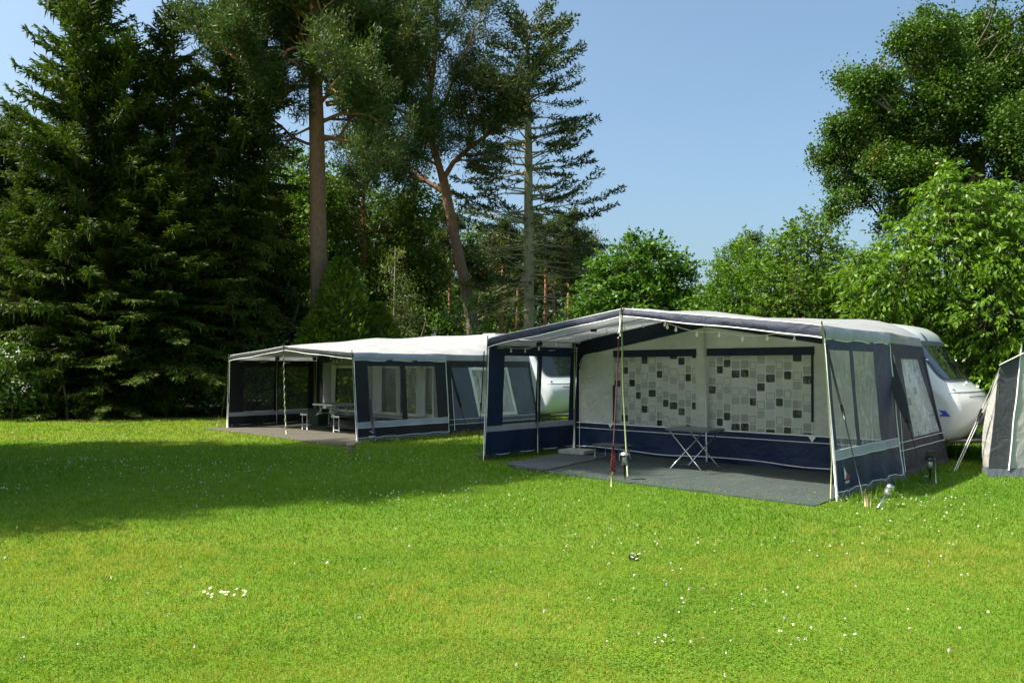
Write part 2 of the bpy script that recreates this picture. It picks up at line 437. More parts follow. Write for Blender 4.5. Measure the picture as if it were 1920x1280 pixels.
# ------------------------------------------------------------------ ground
def gz(x, y): return .0
def ground():
    m, t, b = newmat('lawn_turf')
    f = noise(t, .35, 5, .6); f2 = noise(t, 3.5, 4, .6); f3 = noise(t, 60, 2, .7)
    c = ramp(t, f, [(.35, (.06, .160, .006)), (.5, (.085, .18, .008)), (.68, (.13, .19, .014))])
    c = mixc(t, .5, c, ramp(t, f2, [(.3, (.055, .13, .010)), (.55, (.10, .17, .013)), (.75, (.20, .205, .04))]))
    c = mixc(t, .5, c, ramp(t, f3, [(.3, (.03, .08, .006)), (.7, (.14, .22, .022))]))
    t.links.new(c, b.inputs['Base Color']); b.inputs['Roughness'].default_value = .9
    b.inputs['Specular IOR Level'].default_value = .1
    bump(t, b, f3, .6, .03)
    mb = MB(); L = 900
    mb.add([(-L, -60, 0), (L, -60, 0), (L, L * 2, 0), (-L, L * 2, 0)], [(0, 1, 2, 3)])
    tag(mb.build('lawn', m), kind='structure')
    # forest floor
    m, t, b = newmat('forest_floor')
    c = ramp(t, noise(t, 1.2, 6), [(.3, (.018, .022, .010)), (.55, (.035, .035, .016)), (.75, (.07, .05, .026))])
    t.links.new(c, b.inputs['Base Color']); b.inputs['Roughness'].default_value = .95
    rng = random.Random(4); top = []
    e = [(-60, 22.5), (-22, 24.2), (-17, 24.6), (-14.5, 25.1), (-12.5, 25.2), (-10, 25.8), (-8, 27), (-5.5, 28), (-2, 28.6), (3, 27), (6, 22), (9, 17.2), (12, 16), (20, 14.5), (60, 13)]
    pts = []
    for (x0, y0), (x1, y1) in zip(e, e[1:]):
        k = max(2, int((x1 - x0) / .4))
        for i in range(k):
            q = i / k
            pts.append((x0 + (x1 - x0) * q, y0 + (y1 - y0) * q + rng.uniform(-.12, .12), .006))
    pts.append((60, 13, .006))
    mb = MB(); n = len(pts)
    mb.add(pts + [(p[0] * 1.0, 240, .006) for p in pts], [(i, i + 1, n + i + 1, n + i) for i in range(n - 1)])
    tag(mb.build('forest_floor', m), kind='structure')
    # bare dry earth below the spruce
    m, t, b = newmat('dry_earth')
    c = ramp(t, noise(t, 4, 6), [(.3, (.14, .09, .04)), (.55, (.24, .16, .07)), (.75, (.30, .21, .09))])
    t.links.new(c, b.inputs['Base Color']); b.inputs['Roughness'].default_value = .95
    mb = MB(); c0 = at(185, 786); vs = [(c0.x, c0.y, .011)]
    for i in range(40):
        a = 2 * math.pi * i / 40; r = 1 + .25 * math.sin(3 * a + 1) + rng.uniform(-.12, .12)
        vs.append((c0.x + 1.25 * r * math.cos(a), c0.y + .42 * r * math.sin(a), .011))
    mb.add(vs, [(0, i, i % 40 + 1) for i in range(1, 41)])
    tag(mb.build('bare_soil', m), kind='structure')
ground()

# ------------------------------------------------------------------ awning shared shapes
def roof_z(P, x, v):
    """roof height at x in -1..1 across and v metres back"""
    a = abs(x)
    if v <= P['D']:
        q = v / P['D']; zp = P['zp0'] + (P['zp1'] - P['zp0']) * q; zt = P['zt']
        sag = -.03 * math.sin(math.pi * min(1, a)) * (1 - .3 * q)
        lin = zt + (zp - zt) * (1 - a) ** .84
        return lin + sag * .6
    q = (v - P['D']) / (P['A']); q = q * q * (3 - 2 * q)
    z0 = roof_z(P, x, P['D']); z1 = P['zt'] + (P['zp2'] - P['zt']) * (1 - a ** 5.5)
    return z0 + (z1 - z0) * q

def side_u(P, v, z, left=False):
    """plan position of the side walls: they lean in towards the top"""
    lean = .085 * z + max(0, v - P['D']) / P['A'] * .13 * z
    return (0.0 + lean * .55) if left else P['Wd'] - lean

def make_awning(P, T, label, kindname):
    root = empty('caravan_awning', (T[0], T[1], 0), -T[2], label, 'awning', P.get('group'))
    D, A, Wd, uc = P['D'], P['A'], P['Wd'], P['uc']
    rf = M[P.get('m_roof', 'roof')]
    # --- roof with its side valances
    def U(x, v):
        hwl = uc - side_u(P, v, P['zt'], True); hwr = side_u(P, v, P['zt']) - uc
        return uc + x * (hwr if x > 0 else hwl)
    mb = MB()
    def rfn(x, v):
        rip = .008 * vn(x * 5, v * 2.2, P['k']) + .010 * math.sin(v * 3 + 7 * x)
        return (U(x, v), v, roof_z(P, x, v) + rip)
    mb.sheet(rfn, -1, 1, 0, D + A, 56, 40)
    mb.build('roof', rf, root)
    for sgn, nm in ((1, 'side_valance'), (-1, 'side_valance')):
        mb = MB()
        def vfn(v, q, sgn=sgn):
            z0 = roof_z(P, sgn, v); z = z0 - (z0 - P['ze']) * q
            o = .02 * math.sin(q * 3.1) + .012 * math.sin(v * 9 + 2 * q) * q
            return (side_u(P, v, P['zt'], sgn < 0) + sgn * (o + .015 * q + .004), v, z + .012 * math.sin(v * 7) * q)
        mb.sheet(vfn, -.01, D + .02, 0, 1, 30, 6)
        mb.build(nm, M['band'] if sgn > 0 else M['roof'], root)  # right valance bluer than the roof cloth: its shade put into the colour
        mb = MB()
        mb.tube([vfn(-.01 + (D + .03) * i / 24, 1.0) for i in range(25)], .006, 5)
        mb.build('piping', M['piping'], root)
        mb = MB()
        def v2(v, q, sgn=sgn):
            z0 = roof_z(P, sgn, v); ze = P['ze'] - .02 * (v - D); z = z0 - (z0 - ze) * q
            return (side_u(P, v, P['zt'], sgn < 0) + sgn * (.014 * math.sin(q * 3.1) + .015 * q + .004), v, z)
        mb.sheet(v2, D + .02, D + A, 0, 1, 16, 5)
        mb.build('side_valance', rf, root)
    # --- front valance
    fv = MB(); edge = []
    def ff(x, q):
        z0 = roof_z(P, x, 0) + .004; dz = P['fv0'] + (P['fv1'] - P['fv0']) * abs(x)
        bil = .018 * math.sin(q * 3.1) * (1 + .5 * math.sin(x * 11))
        return (U(x, 0), -.012 - bil - .02 * q, z0 - dz * q + .006 * math.sin(13 * x) * q)
    fv.sheet(ff, -1, 1, 0, 1, 60, 6)
    fv.build('front_valance', P['m_val'], root)
    pb = MB(); pb.tube([ff(-1 + 2 * i / 60, 1.0) for i in range(61)], .009, 6); pb.build('piping', M['piping'], root)
    pb = MB(); pb.tube([ff(-1 + 2 * i / 60, 0.0) for i in range(61)], .006, 6); pb.build('piping', M['piping'], root)
    # --- poles
    def pole(pts, r=.0125, mat='brass_pole', nm='pole', n=8):
        q = MB(); q.tube(pts, r, n); return q.build(nm, M[mat], root)
    zc = roof_z(P, 0, 0)
    pole([(uc + .10, -.03, 0), (uc + .03, -.045, zc * .5), (uc, -.05, zc + .06)], .013)
    pole([(P['fr'][0], -.03, 0), (side_u(P, 0, P['zt']) - .0, -.04, P['zt'] + .06)], .010, 'steel')
    pole([(-.02, -.03, 0), (side_u(P, 0, P['zt'], True), -.04, P['zt'] + .05)], .010, 'steel')
    pole([(P['fr'][0] - .10, .03, 0), (P['fr'][0] - .09, .05, .5), (side_u(P, 0, P['zt']) - .02, .06, P['zt'] - .02)], .010, 'brass_pole')
    vm = P['vm']
    pole([(.06, vm, 0), (.06, vm, .8)], .013, 'steel')
    pole([(.06, vm, .75), (.08, vm, P['zt'] - .04)], .011)
    pole([(.12, D - .10, 0), (.12, D - .10, roof_z(P, -.95, D) - .04)], .012)
    pole([(uc + .05, D - .05, 0.0), (uc, D - .05, roof_z(P, 0, D) - .05)], .014, 'alu')
    for vv in (.06, vm, D - .12):
        pole([(U(-.97 + 1.94 * i / 24, vv), vv, roof_z(P, -.97 + 1.94 * i / 24, vv) - .035) for i in range(25)], .010, 'steel', 'roof_pole', 6)
    for sx in (-.97, .97):
        pole([(U(sx, D * i / 6), D * i / 6, roof_z(P, sx, D * i / 6) - .04) for i in range(7)], .010, 'steel', 'roof_pole', 6)
    q = MB(); q.box((.09, vm, P['zt'] - .05), (.09, .10, .11)); q.build('clamp', M['plastic'], root)
    q = MB(); q.box((.13, D - .10, P['zt'] - .05), (.07, .09, .10)); q.build('clamp', M['plastic'], root)
    q = MB(); q.box((U(-.55, vm), vm, roof_z(P, -.55, vm) - .05), (.10, .05, .05)); q.build('clamp', M['plastic'], root)
    # --- side panels of the sun canopy
    for left in (True, False):
        sgn = -1 if left else 1
        def sp_(v, z, off=0.0, left=left, sgn=sgn):
            fold = .032 * math.sin(v * 8.5 + (1 if left else 0)) * max(0, 1 - z / .75) + .006 * vn(v * 3, z * 3, 2)
            return (side_u(P, v, z, left) + sgn * (fold + off), v, z)
        zb0, zb1 = P['zb']
        a, b1, b2, c = P['win'][0] if left else P['win'][1]
        wz0, wz1 = zb1, P['wz1']
        zt_ = P['ze'] + .05
        body = MB()
        for (v0, v1, z0, z1) in ((0, a, zb1, zt_), (b1, b2, zb1, zt_), (c, D, zb1, zt_), (a, b1, wz1, zt_), (b2, c, wz1, zt_)):
            body.sheet(lambda v, z: sp_(v, z), v0, v1, z0, z1, max(2, int((v1 - v0) * 9)), 10)
        body.sheet(lambda v, z: sp_(v, z), 0, D, .10, zb0, 30, 8)
        sp_o = body.build('side_panel', P['m_side'], root)
        pn = MB()
        for v0, v1 in ((a, b1), (b2, c)):
            pn.sheet(lambda v, z: sp_(v, z, .0), v0, v1, wz0, wz1, 10, 12)
        pn.build('window', P['m_vinyl_l'] if left else P['m_vinyl_r'], sp_o)
        bd = MB(); bd.sheet(lambda v, z: sp_(v, z, .006), 0, D, zb0 - .01, zb1 + .005, 30, 3)
        bd.build('window_band', M['band'], sp_o)
        fl = MB(); fl.sheet(lambda v, z: sp_(v, z, -.004 + (.12 - z) * .5), 0, D, 0.0, .11, 30, 3)
        fl.build('mud_flap', M['flap'], sp_o)
        pp = MB()
        pp.tube([sp_(D * i / 30, .105 - (0.02 if (i // 4) % 2 else 0), .008) for i in range(31)], .007, 5)
        pp.tube([sp_(0, z, .004) for z in np.linspace(.02, P['zt'], 12)], .007, 6)
        pp.tube([sp_(D, z, .006) for z in np.linspace(.02, P['ze'], 12)], .009, 6)
        pp.tube([sp_(D * i / 30, zb0 - .01, .008) for i in range(31)], .005, 5)
        pp.tube([sp_(D * i / 30, zb1 + .005, .008) for i in range(31)], .005, 5)
        pp.build('piping', M['piping'], sp_o)
    return root, U, pole

def wrap_side(P, root, mwall, border, wv, wz, left=False, frame=None, vin='vinyl'):
    """side wall of the closed awning behind the canopy; wv/wz give the window quad bottom->top"""
    D, A = P['D'], P['A']; sgn = -1 if left else 1
    def sp_(v, z, off=0.0):
        return (side_u(P, v, z, left) + sgn * (off + .008 * vn(v * 3, z * 3, 4)), v, z)
    ve = D + A
    def vr(z): return ve - .02
    mb = MB()
    (b0, b1), (t0, t1) = wv; z0, z1 = wz
    def lo(z): return b0 + (t0 - b0) * (z - z0) / (z1 - z0)
    def hi(z): return b1 + (t1 - b1) * (z - z0) / (z1 - z0)
    zt_ = P['ze'] + .02
    g = lambda z, v: sp_(v, z)
    mb.sheet(g, z0, z1, D + .03, lo, 12, 6); mb.sheet(g, z0, z1, hi, vr, 12, 6)
    mb.sheet(g, z1, zt_, D + .03, vr, 6, 14); mb.sheet(g, .12, z0, D + .03, vr, 8, 14)
    aso = mb.build('awning_side', mwall, root)
    pn = MB(); pn.sheet(lambda z, v: sp_(v, z, .0), z0, z1, lo, hi, 10, 8); pn.build('window', M[vin], aso)
    if frame:
        fr = MB(); k = frame
        def lo2(z): return lo(z) + k
        def hi2(z): return hi(z) - k
        h = lambda z, v: sp_(v, z, .006)
        fr.sheet(h, z0, z1, lo, lo2, 8, 2); fr.sheet(h, z0, z1, hi2, hi, 8, 2)
        fr.sheet(h, z0, z0 + k * .8, lo2, hi2, 2, 8); fr.sheet(h, z1 - k * .8, z1, lo2, hi2, 2, 8)
        fr.build('window_frame', M['white_cloth'], aso)
    # dark border over the corners
    bb = MB()
    h = lambda z, v: sp_(v, z, .009)
    bb.sheet(h, .12, zt_, D + .03, D + .16, 14, 2)
    bb.sheet(h, .12, zt_, lambda z: ve - .13, vr, 14, 2)
    bb.sheet(h, P['ze'] - .14, zt_, D + .16, lambda z: ve - .13, 2, 12)
    bb.sheet(h, .12, z0 - .16, D + .16, lambda z: ve - .13, 5, 12)
    bb.build('border', border, aso)
    fl = MB(); fl.sheet(lambda v, z: sp_(v, z, .002 + (.13 - z) * .4), D + .02, ve - .02, 0, .13, 14, 2); fl.build('mud_flap', border, aso)
    pp = MB()
    for zz in (z0 - .03, z0 - .15):
        pp.tube([sp_(D + .03 + (A - .05) * i / 14, zz, .012) for i in range(15)], .006, 5)
    pp.tube([sp_(D + .17, z, .012) for z in np.linspace(.1, P['ze'] - .16, 10)], .006, 5)
    pp.build('piping', M['piping'], aso)

def caravan(T, label, group, du=0.0, dv=0.0, vent=None, hatch=None, decal=True):
    """white touring caravan standing behind an awning; nose towards +u"""
    root = empty('caravan', w(T, 3.3, 6.15 + dv, 0), -T[2], label, 'caravan', group)
    prof = [(5.4, .34), (6.05, .35), (6.30, .40), (6.44, .60), (6.50, .85), (6.46, 1.05), (6.36, 1.20), (6.27, 1.26), (6.16, 1.36),
            (5.95, 1.66), (5.74, 1.97), (5.70, 2.02), (5.68, 2.11), (5.60, 2.25), (5.43, 2.37), (5.2, 2.43), (4.9, 2.46), (3.5, 2.50), (1.6, 2.50), (.9, 2.46), (.55, 2.36),
            (.38, 2.1), (.30, 1.6), (.28, 1.0), (.30, .5), (.36, .36), (1.5, .34)]
    prof = [(a + du - 3.3, z) for a, z in prof]
    # densify
    pr = []
    for i in range(len(prof)):
        a, b_ = prof[i], prof[(i + 1) % len(prof)]
        for k in range(3): pr.append((a[0] + (b_[0] - a[0]) * k / 3, a[1] + (b_[1] - a[1]) * k / 3))
    # smooth a little
    n = len(pr)
    pr = [((pr[i - 1][0] + 2 * pr[i][0] + pr[(i + 1) % n][0]) / 4, (pr[i - 1][1] + 2 * pr[i][1] + pr[(i + 1) % n][1]) / 4) for i in range(n)]
    nrm = []
    for i in range(n):
        dx = pr[(i + 1) % n][0] - pr[i - 1][0]; dz = pr[(i + 1) % n][1] - pr[i - 1][1]; l = math.hypot(dx, dz) or 1
        nrm.append((dz / l, -dx / l))
    hw = 1.12; r = .14
    def pt(fi, s, off=0.0):
        """fi: float index along the outline, s: -1..1 across"""
        i = int(math.floor(fi)) % n; q = fi - math.floor(fi); j = (i + 1) % n
        x = pr[i][0] * (1 - q) + pr[j][0] * q; z = pr[i][1] * (1 - q) + pr[j][1] * q
        nx = nrm[i][0] * (1 - q) + nrm[j][0] * q; nz = nrm[i][1] * (1 - q) + nrm[j][1] * q
        a = abs(s) * hw; ins = 0
        if a > hw - r: ins = r * (1 - math.sqrt(max(0, 1 - ((a - hw + r) / r) ** 2)))
        plan = .17 * abs(s) ** 3.0 * max(0, min(1, (x + 3.3 - du - 4.6) / .9))
        return (x + nx * (off - ins) - plan, s * hw, z + nz * (off - ins))
    ss = [-1, -.995, -.975, -.94, -.9, -.875, -.7, -.5, -.25, 0, .25, .5, .7, .875, .9, .94, .975, .995, 1]
    mb = MB(); vs = []
    for s in ss: vs += [pt(i, s) for i in range(n)]
    fs = [(a * n + i, a * n + (i + 1) % n, (a + 1) * n + (i + 1) % n, (a + 1) * n + i) for a in range(len(ss) - 1) for i in range(n)]
    fs += [tuple(range(n))[::-1], tuple(range((len(ss) - 1) * n, len(ss) * n))]
    mb.add(vs, fs, True)
    mb.build('body', M['gel'], root)
    def patch(nm, f0, f1, sw, off, mat, rc=.18, s0=None, s1=None, par=root):
        q = MB(); na, nb = 26, 16
        rows = []
        for i in range(na + 1):
            fi = f0 + (f1 - f0) * i / na; d = i / na * abs(f1 - f0) * .085
            e = min(d, abs(f1 - f0) * .085 - d)
            cut = 0 if e >= rc else rc - math.sqrt(max(0, rc * rc - (rc - e) ** 2))
            a0 = (s0 if s0 is not None else -sw) + cut / hw; a1 = (s1 if s1 is not None else sw) - cut / hw
            rows += [pt(fi, a0 + (a1 - a0) * j / nb, off) for j in range(nb + 1)]
        q.add(rows, [(i * (nb + 1) + j, i * (nb + 1) + j + 1, (i + 1) * (nb + 1) + j + 1, (i + 1) * (nb + 1) + j) for i in range(na) for j in range(nb)], True)
        return q.build(nm, mat, par)
    wb = 8.2 * 3; wt = 10.9 * 3
    patch('front_window_frame', wb - .5, wt + .4, .86, .008, M['rubber'], .16)
    wn_ = patch('front_window', wb, wt, .82, .018, M['glass'], .14)
    patch('brow_trim', 11.0 * 3, 11.9 * 3, .93, .010, M['rubber'], .02)
    # seams, latches, mark
    q = MB()
    q.tube([pt(6.1 * 3, -.95 + 1.9 * i / 24, .004) for i in range(25)], .007, 5)
    q.build('seam', M['rubber'], root)
    q = MB(); q.tube([pt(5.5 * 3, -.55 + 1.2 * i / 24, .004) for i in range(25)], .006, 5); q.build('hatch_seam', M['rubber'], root)
    for s in (-.84, .84, 0):
        q = MB(); c = pt(9.3 * 3 if s else 7.8 * 3, s, .03); q.box(c, (.03, .035, .03)); q.build('window_latch', M['bulb'], wn_)
    for s in (-.80, .80):
        q = MB(); c = pt(7.0 * 3, s, .02); q.box(c, (.035, .07, .03)); q.build('marker_lamp', M['bulb'], root)
    em = MB()
    for k, (ds, df, wd) in enumerate(((0, 0, .028), (.025, -.9, .022), (-.025, .9, .018))):
        c0 = -.40 + ds
        em.add([pt(37.4 + df - 1.2, c0 - .02, .006), pt(37.4 + df - .2, c0 - wd - .01, .006), pt(37.4 + df + 1.2, c0 + .02, .006), pt(37.4 + df + .1, c0 + wd + .02, .006)], [(0, 1, 2, 3)])
    em.build('emblem', M['dark_decal'], root)
    de = MB(); y = -hw - .004
    def X(a): return a - 3.3 + du
    de.add([(X(5.72), y, .90), (X(5.98), y, .90), (X(6.01), y, .865), (X(6.01), y, .80), (X(5.72), y, .80)], [(0, 1, 2, 3, 4)])
    de.add([(X(6.03), y, .90), (X(6.14), y, .90), (X(6.22), y, .80), (X(6.04), y, .80), (X(6.10), y, .85)], [(0, 1, 2, 3, 4)])
    if decal: de.build('stripe_decal', M['blue_decal'], root)
    # wheels, floor chassis
    for s in (-1, 1):
        q = MB()
        from mathutils import Matrix
        ax = Matrix.Rotation(R(90), 3, 'X')
        q.lathe([(.20, -.09), (.30, -.09), (.32, -.05), (.32, .05), (.30, .09), (.20, .09)], (-.1, s * .98, .32), 24, ax)
        wh = q.build('wheel', M['plastic'], root)
        q = MB(); q.lathe([(.03, -.10), (.19, -.09), (.19, .09), (.03, .10)], (-.1, s * .98, .32), 20, ax); q.build('rim', M['steel'], wh)
    q = MB(); q.box((0, 0, .30), (4.9, 1.7, .12)); q.build('chassis', M['rubber'], root)
    q = MB(); q.tube([(2.6, -.6, .34), (3.9, 0, .40)], .04, 6); q.tube([(2.6, .6, .34), (3.9, 0, .40)], .04, 6); q.tube([(3.85, 0, .40), (4.1, 0, .42)], .05, 8)
    q.tube([(3.7, 0, .0), (3.7, 0, .5)], .025, 8); q.build('drawbar', M['steel'], root)
    if vent:
        q = MB(); q.lathe([(.055, 0), (.055, .12), (.085, .13), (.085, .17), (.05, .22), (.03, .28), (.01, .30)], (vent[0] - 3.3, vent[1] - 6.15, 2.54), 14)
        q.build('flue_cap', M['gel'], root)
    if hatch:
        q = MB()
        hx, hy = hatch[0] - 3.3, hatch[1] - 6.15 - dv
        q.add([(hx - .35, hy - .3, 2.545), (hx + .35, hy - .3, 2.545), (hx + .35, hy + .3, 2.545), (hx - .35, hy + .3, 2.545),
               (hx - .28, hy - .22, hatch[2]), (hx + .22, hy - .22, hatch[2] - .01), (hx + .22, hy + .22, hatch[2] - .01), (hx - .28, hy + .22, hatch[2])],
              [(0, 1, 5, 4), (1, 2, 6, 5), (2, 3, 7, 6), (3, 0, 4, 7), (4, 5, 6, 7)])
        q.build('roof_hatch', M['midgrey'], root)
    return root

# ------------------------------------------------------------------ navy awning on the right-hand pitch
P1 = dict(D=2.45, A=2.55, Wd=6.07, uc=2.92, zp0=2.50, zp1=2.60, zp2=2.53, zt=2.13, ze=1.965, fv0=.115, fv1=.15, m_val=M['valance'], m_side=M['navy'],
          fr=(6.07,), vm=1.32, zb=(.50, .60), win=((.40, 1.28, 1.42, 2.27), (.12, .80, .93, 1.72)), wz1=1.84, k=1.0,
          m_vinyl_l=M['vinyl'], m_vinyl_r=M['vinyl_side'])
aw1, U1, pole1 = make_awning(P1, T1, 'navy blue caravan awning with grey roof and open sun canopy over a folding table', 'navy')
def front_wall1():
    D = P1['D']; root = aw1; uL, uR = .10, 5.88
    def top(u):
        x = (u - P1['uc']) / (P1['uc'] - .1 if u < P1['uc'] else 5.9 - P1['uc'])
        return roof_z(P1, max(-1, min(1, x)), D) - .015
    def ins(u):   # upper edge of the grey inset
        lim = 1.90 + (2.33 - 1.90) * (1 - abs(u - 2.95) / 2.5)
        for e, sg in ((.17, 1), (5.80, -1)):
            d = (u - e) * sg
            if d < .36: lim = min(lim, 1.60 + math.sqrt(max(0, .36 ** 2 - (.36 - d) ** 2)))
        return lim
    def f(u, z, o=0):
        fold = .05 * math.sin(u * 5.1 + 1.4 * math.sin(z * 2)) * max(0, 1 - z / .55) * max(0, min(1, z / .1 + .4)) + .010 * vn(u * 1.7, z * 2.2, 3)
        return (u, D + fold * .6 + o, z)
    nv = MB()
    nv.sheet(lambda u, z: f(u, z, .006), uL, uR, lambda u: ins(u) - .012, top, 60, 6)
    nv.sheet(lambda u, z: f(u, z, .006), uL, .19, .52, lambda u: 1.62, 2, 12)
    nv.sheet(lambda u, z: f(u, z, .006), 5.78, uR + .06, .52, lambda u: 1.62, 2, 12)
    nv.build('wall_surround', M['navy_dull'], root)
    base = MB(); base.sheet(lambda u, z: f(u, z), uL, 6.0, 0, .555, 90, 14); base.build('wall_base', M['navy'], root)
    gw = MB()
    W1, W2 = (1.0, 2.73), (2.97, 4.79); wz0, wz1 = .575, 1.90
    for u0, u1 in ((.17, W1[0]), (W1[1], W2[0]), (W2[1], 5.80)):
        gw.sheet(f, u0, u1, .555, ins, max(4, int((u1 - u0) * 14)), 16)
    for u0, u1 in (W1, W2):
        gw.sheet(f, u0, u1, wz1, ins, 18, 5); gw.sheet(f, u0, u1, .555, wz0, 10, 1)
    fwo = gw.build('front_wall', M['grey'], root)
    for u0, u1 in (W1, W2):
        q = MB(); q.sheet(lambda u, z: f(u, z, -.004), u0, u1, wz0, wz1, 14, 10); pn = q.build('window', M['vinyl'], fwo)
        q = MB(); q.sheet(lambda u, z: f(u, z, -.012), u0 - .02, u1 + .02, wz1 - .075, wz1 + .055, 14, 2); q.build('window_header', M['navy_dull'], fwo)
        if u0 > 2:
            q = MB(); q.sheet(lambda u, z: f(u, z, -.010), u1 - .035, u1 + .005, wz0 + .2, wz1 - .07, 2, 10); q.build('window_flap', M['navy_dull'], fwo)
        if u0 < 2:
            q = MB(); q.sheet(lambda u, z: f(u, z, -.010), u0 - .03, u0 + .03, wz0 + .03, 1.30, 2, 10); q.build('window_flap', M['black'], fwo)
    q = MB()
    for zz, r in ((.557, .009), (.455, .007)):
        q.tube([f(uL + (5.9 - uL) * i / 60, zz, -.012) for i in range(61)], r, 5)
    q.tube([(a, b_ - .02, c_ + .02 * math.sin(a * 2.3)) for a, b_, c_ in [f(uL + (5.9 - uL) * i / 60, .085, -.012) for i in range(61)]], .009, 5)
    q.tube([(u, D - .012, ins(u)) for u in np.linspace(.175, .56, 14)], .006, 5)
    q.tube([(.172, D - .012, z) for z in np.linspace(.02, 1.60, 10)], .007, 5)
    q.build('piping', M['piping'], root)
    for uu, zz in ((.93, .52), (4.78, .50)):
        q = MB(); q.add([(uu - .06, D - .03, zz + .05), (uu + .06, D - .03, zz + .05), (uu, D - .03, zz - .04)], [(0, 1, 2)])
        q.build('tab', M['piping'], fwo)
    # patterned curtains hang behind the clear windows
    for (u0, u1), lab in ((W1, 'patterned grey square curtain behind the left window of the navy awning'), (W2, 'wider patterned grey square curtain behind the right window of the navy awning')):
        q = MB()
        k = 90; vs = []; uv = []
        for i in range(k + 1):
            u = u0 - .05 + (u1 - u0 + .1) * i / k
            wave = .026 * math.sin(u * 11 + .8 * math.sin(u * 3.1)) + .005 * math.sin(u * 31)
            for j in range(13):
                z = .50 + (1.97 - .50) * j / 12
                vs.append((u - u0, wave * (1.15 - .35 * j / 12), z)); uv.append((u * 1.06 + 7, z))
        q.add(vs, [(i * 13 + j, (i + 1) * 13 + j, (i + 1) * 13 + j + 1, i * 13 + j + 1) for i in range(k) for j in range(12)], True, uv)
        o = q.build('curtain', M['curtain']); o.location = w(T1, u0, D + .10); o.rotation_euler = (0, 0, -T1[2])
        tag(o, lab, 'curtain', 'patterned curtains in the awning')
front_wall1()
wrap_side(P1, aw1, M['navy_dull'], M['navy_dull'], ((3.30, 4.86), (3.10, 4.36)), (.56, 1.76), False, None, 'vinyl_side')
wrap_side(P1, aw1, M['navy_dull'], M['navy_dull'], ((3.0, 4.4), (3.0, 4.4)), (.56, 1.74), True)
def side_curtain():
    q = MB(); k = 60; vs = []; uv = []
    for i in range(k + 1):
        v = 3.0 + 1.75 * i / k; wave = .014 * math.sin(v * 15)
        for j in range(9):
            z = .5 + 1.36 * j / 8
            vs.append((side_u(P1, v, z) - 5.5 - .09 + wave, v - 3.0, z)); uv.append((v * 1.05, z))
    q.add(vs, [(i * 9 + j, (i + 1) * 9 + j, (i + 1) * 9 + j + 1, i * 9 + j + 1) for i in range(k) for j in range(8)], True, uv)
    o = q.build('curtain', M['curtain']); o.location = w(T1, 5.5, 3.0); o.rotation_euler = (0, 0, -T1[2])
    tag(o, 'patterned curtain behind the side window of the navy awning beside the caravan nose', 'curtain', 'patterned curtains in the awning')
side_curtain()
def logo1():
    u = lambda v, z: side_u(P1, v, z) + .030
    q = MB(); q.add([(u(.22, .38), .20, .40), (u(.22, .25), .20, .245), (u(.30, .25), .30, .245), (u(.28, .3), .265, .32)], [(0, 1, 2, 3)]); q.build('logo_patch', M['piping'], aw1)
    q = MB(); q.add([(u(.3, .25) + .006, .225, .247), (u(.4, .25) + .006, .37, .247), (u(.3, .34) + .006, .285, .325)], [(0, 1, 2)]); q.build('logo_patch', M['red'], aw1)
    q = MB()
    for k in range(4): q.add([(u(.2, .2), .215 + .034 * k, .19), (u(.2, .2), .215 + .034 * k + .024, .19), (u(.2, .2), .215 + .034 * k + .024, .222), (u(.2, .2), .215 + .034 * k, .222)], [(0, 1, 2, 3)])
    q.build('logo_patch', M['piping'], aw1)
logo1()
caravan(T1, 'white caravan with blue stripe decal behind the navy awning, dark sloping front window', None, -.14, 0, (0.6, 6.6), (2.4, 5.9, 2.62))

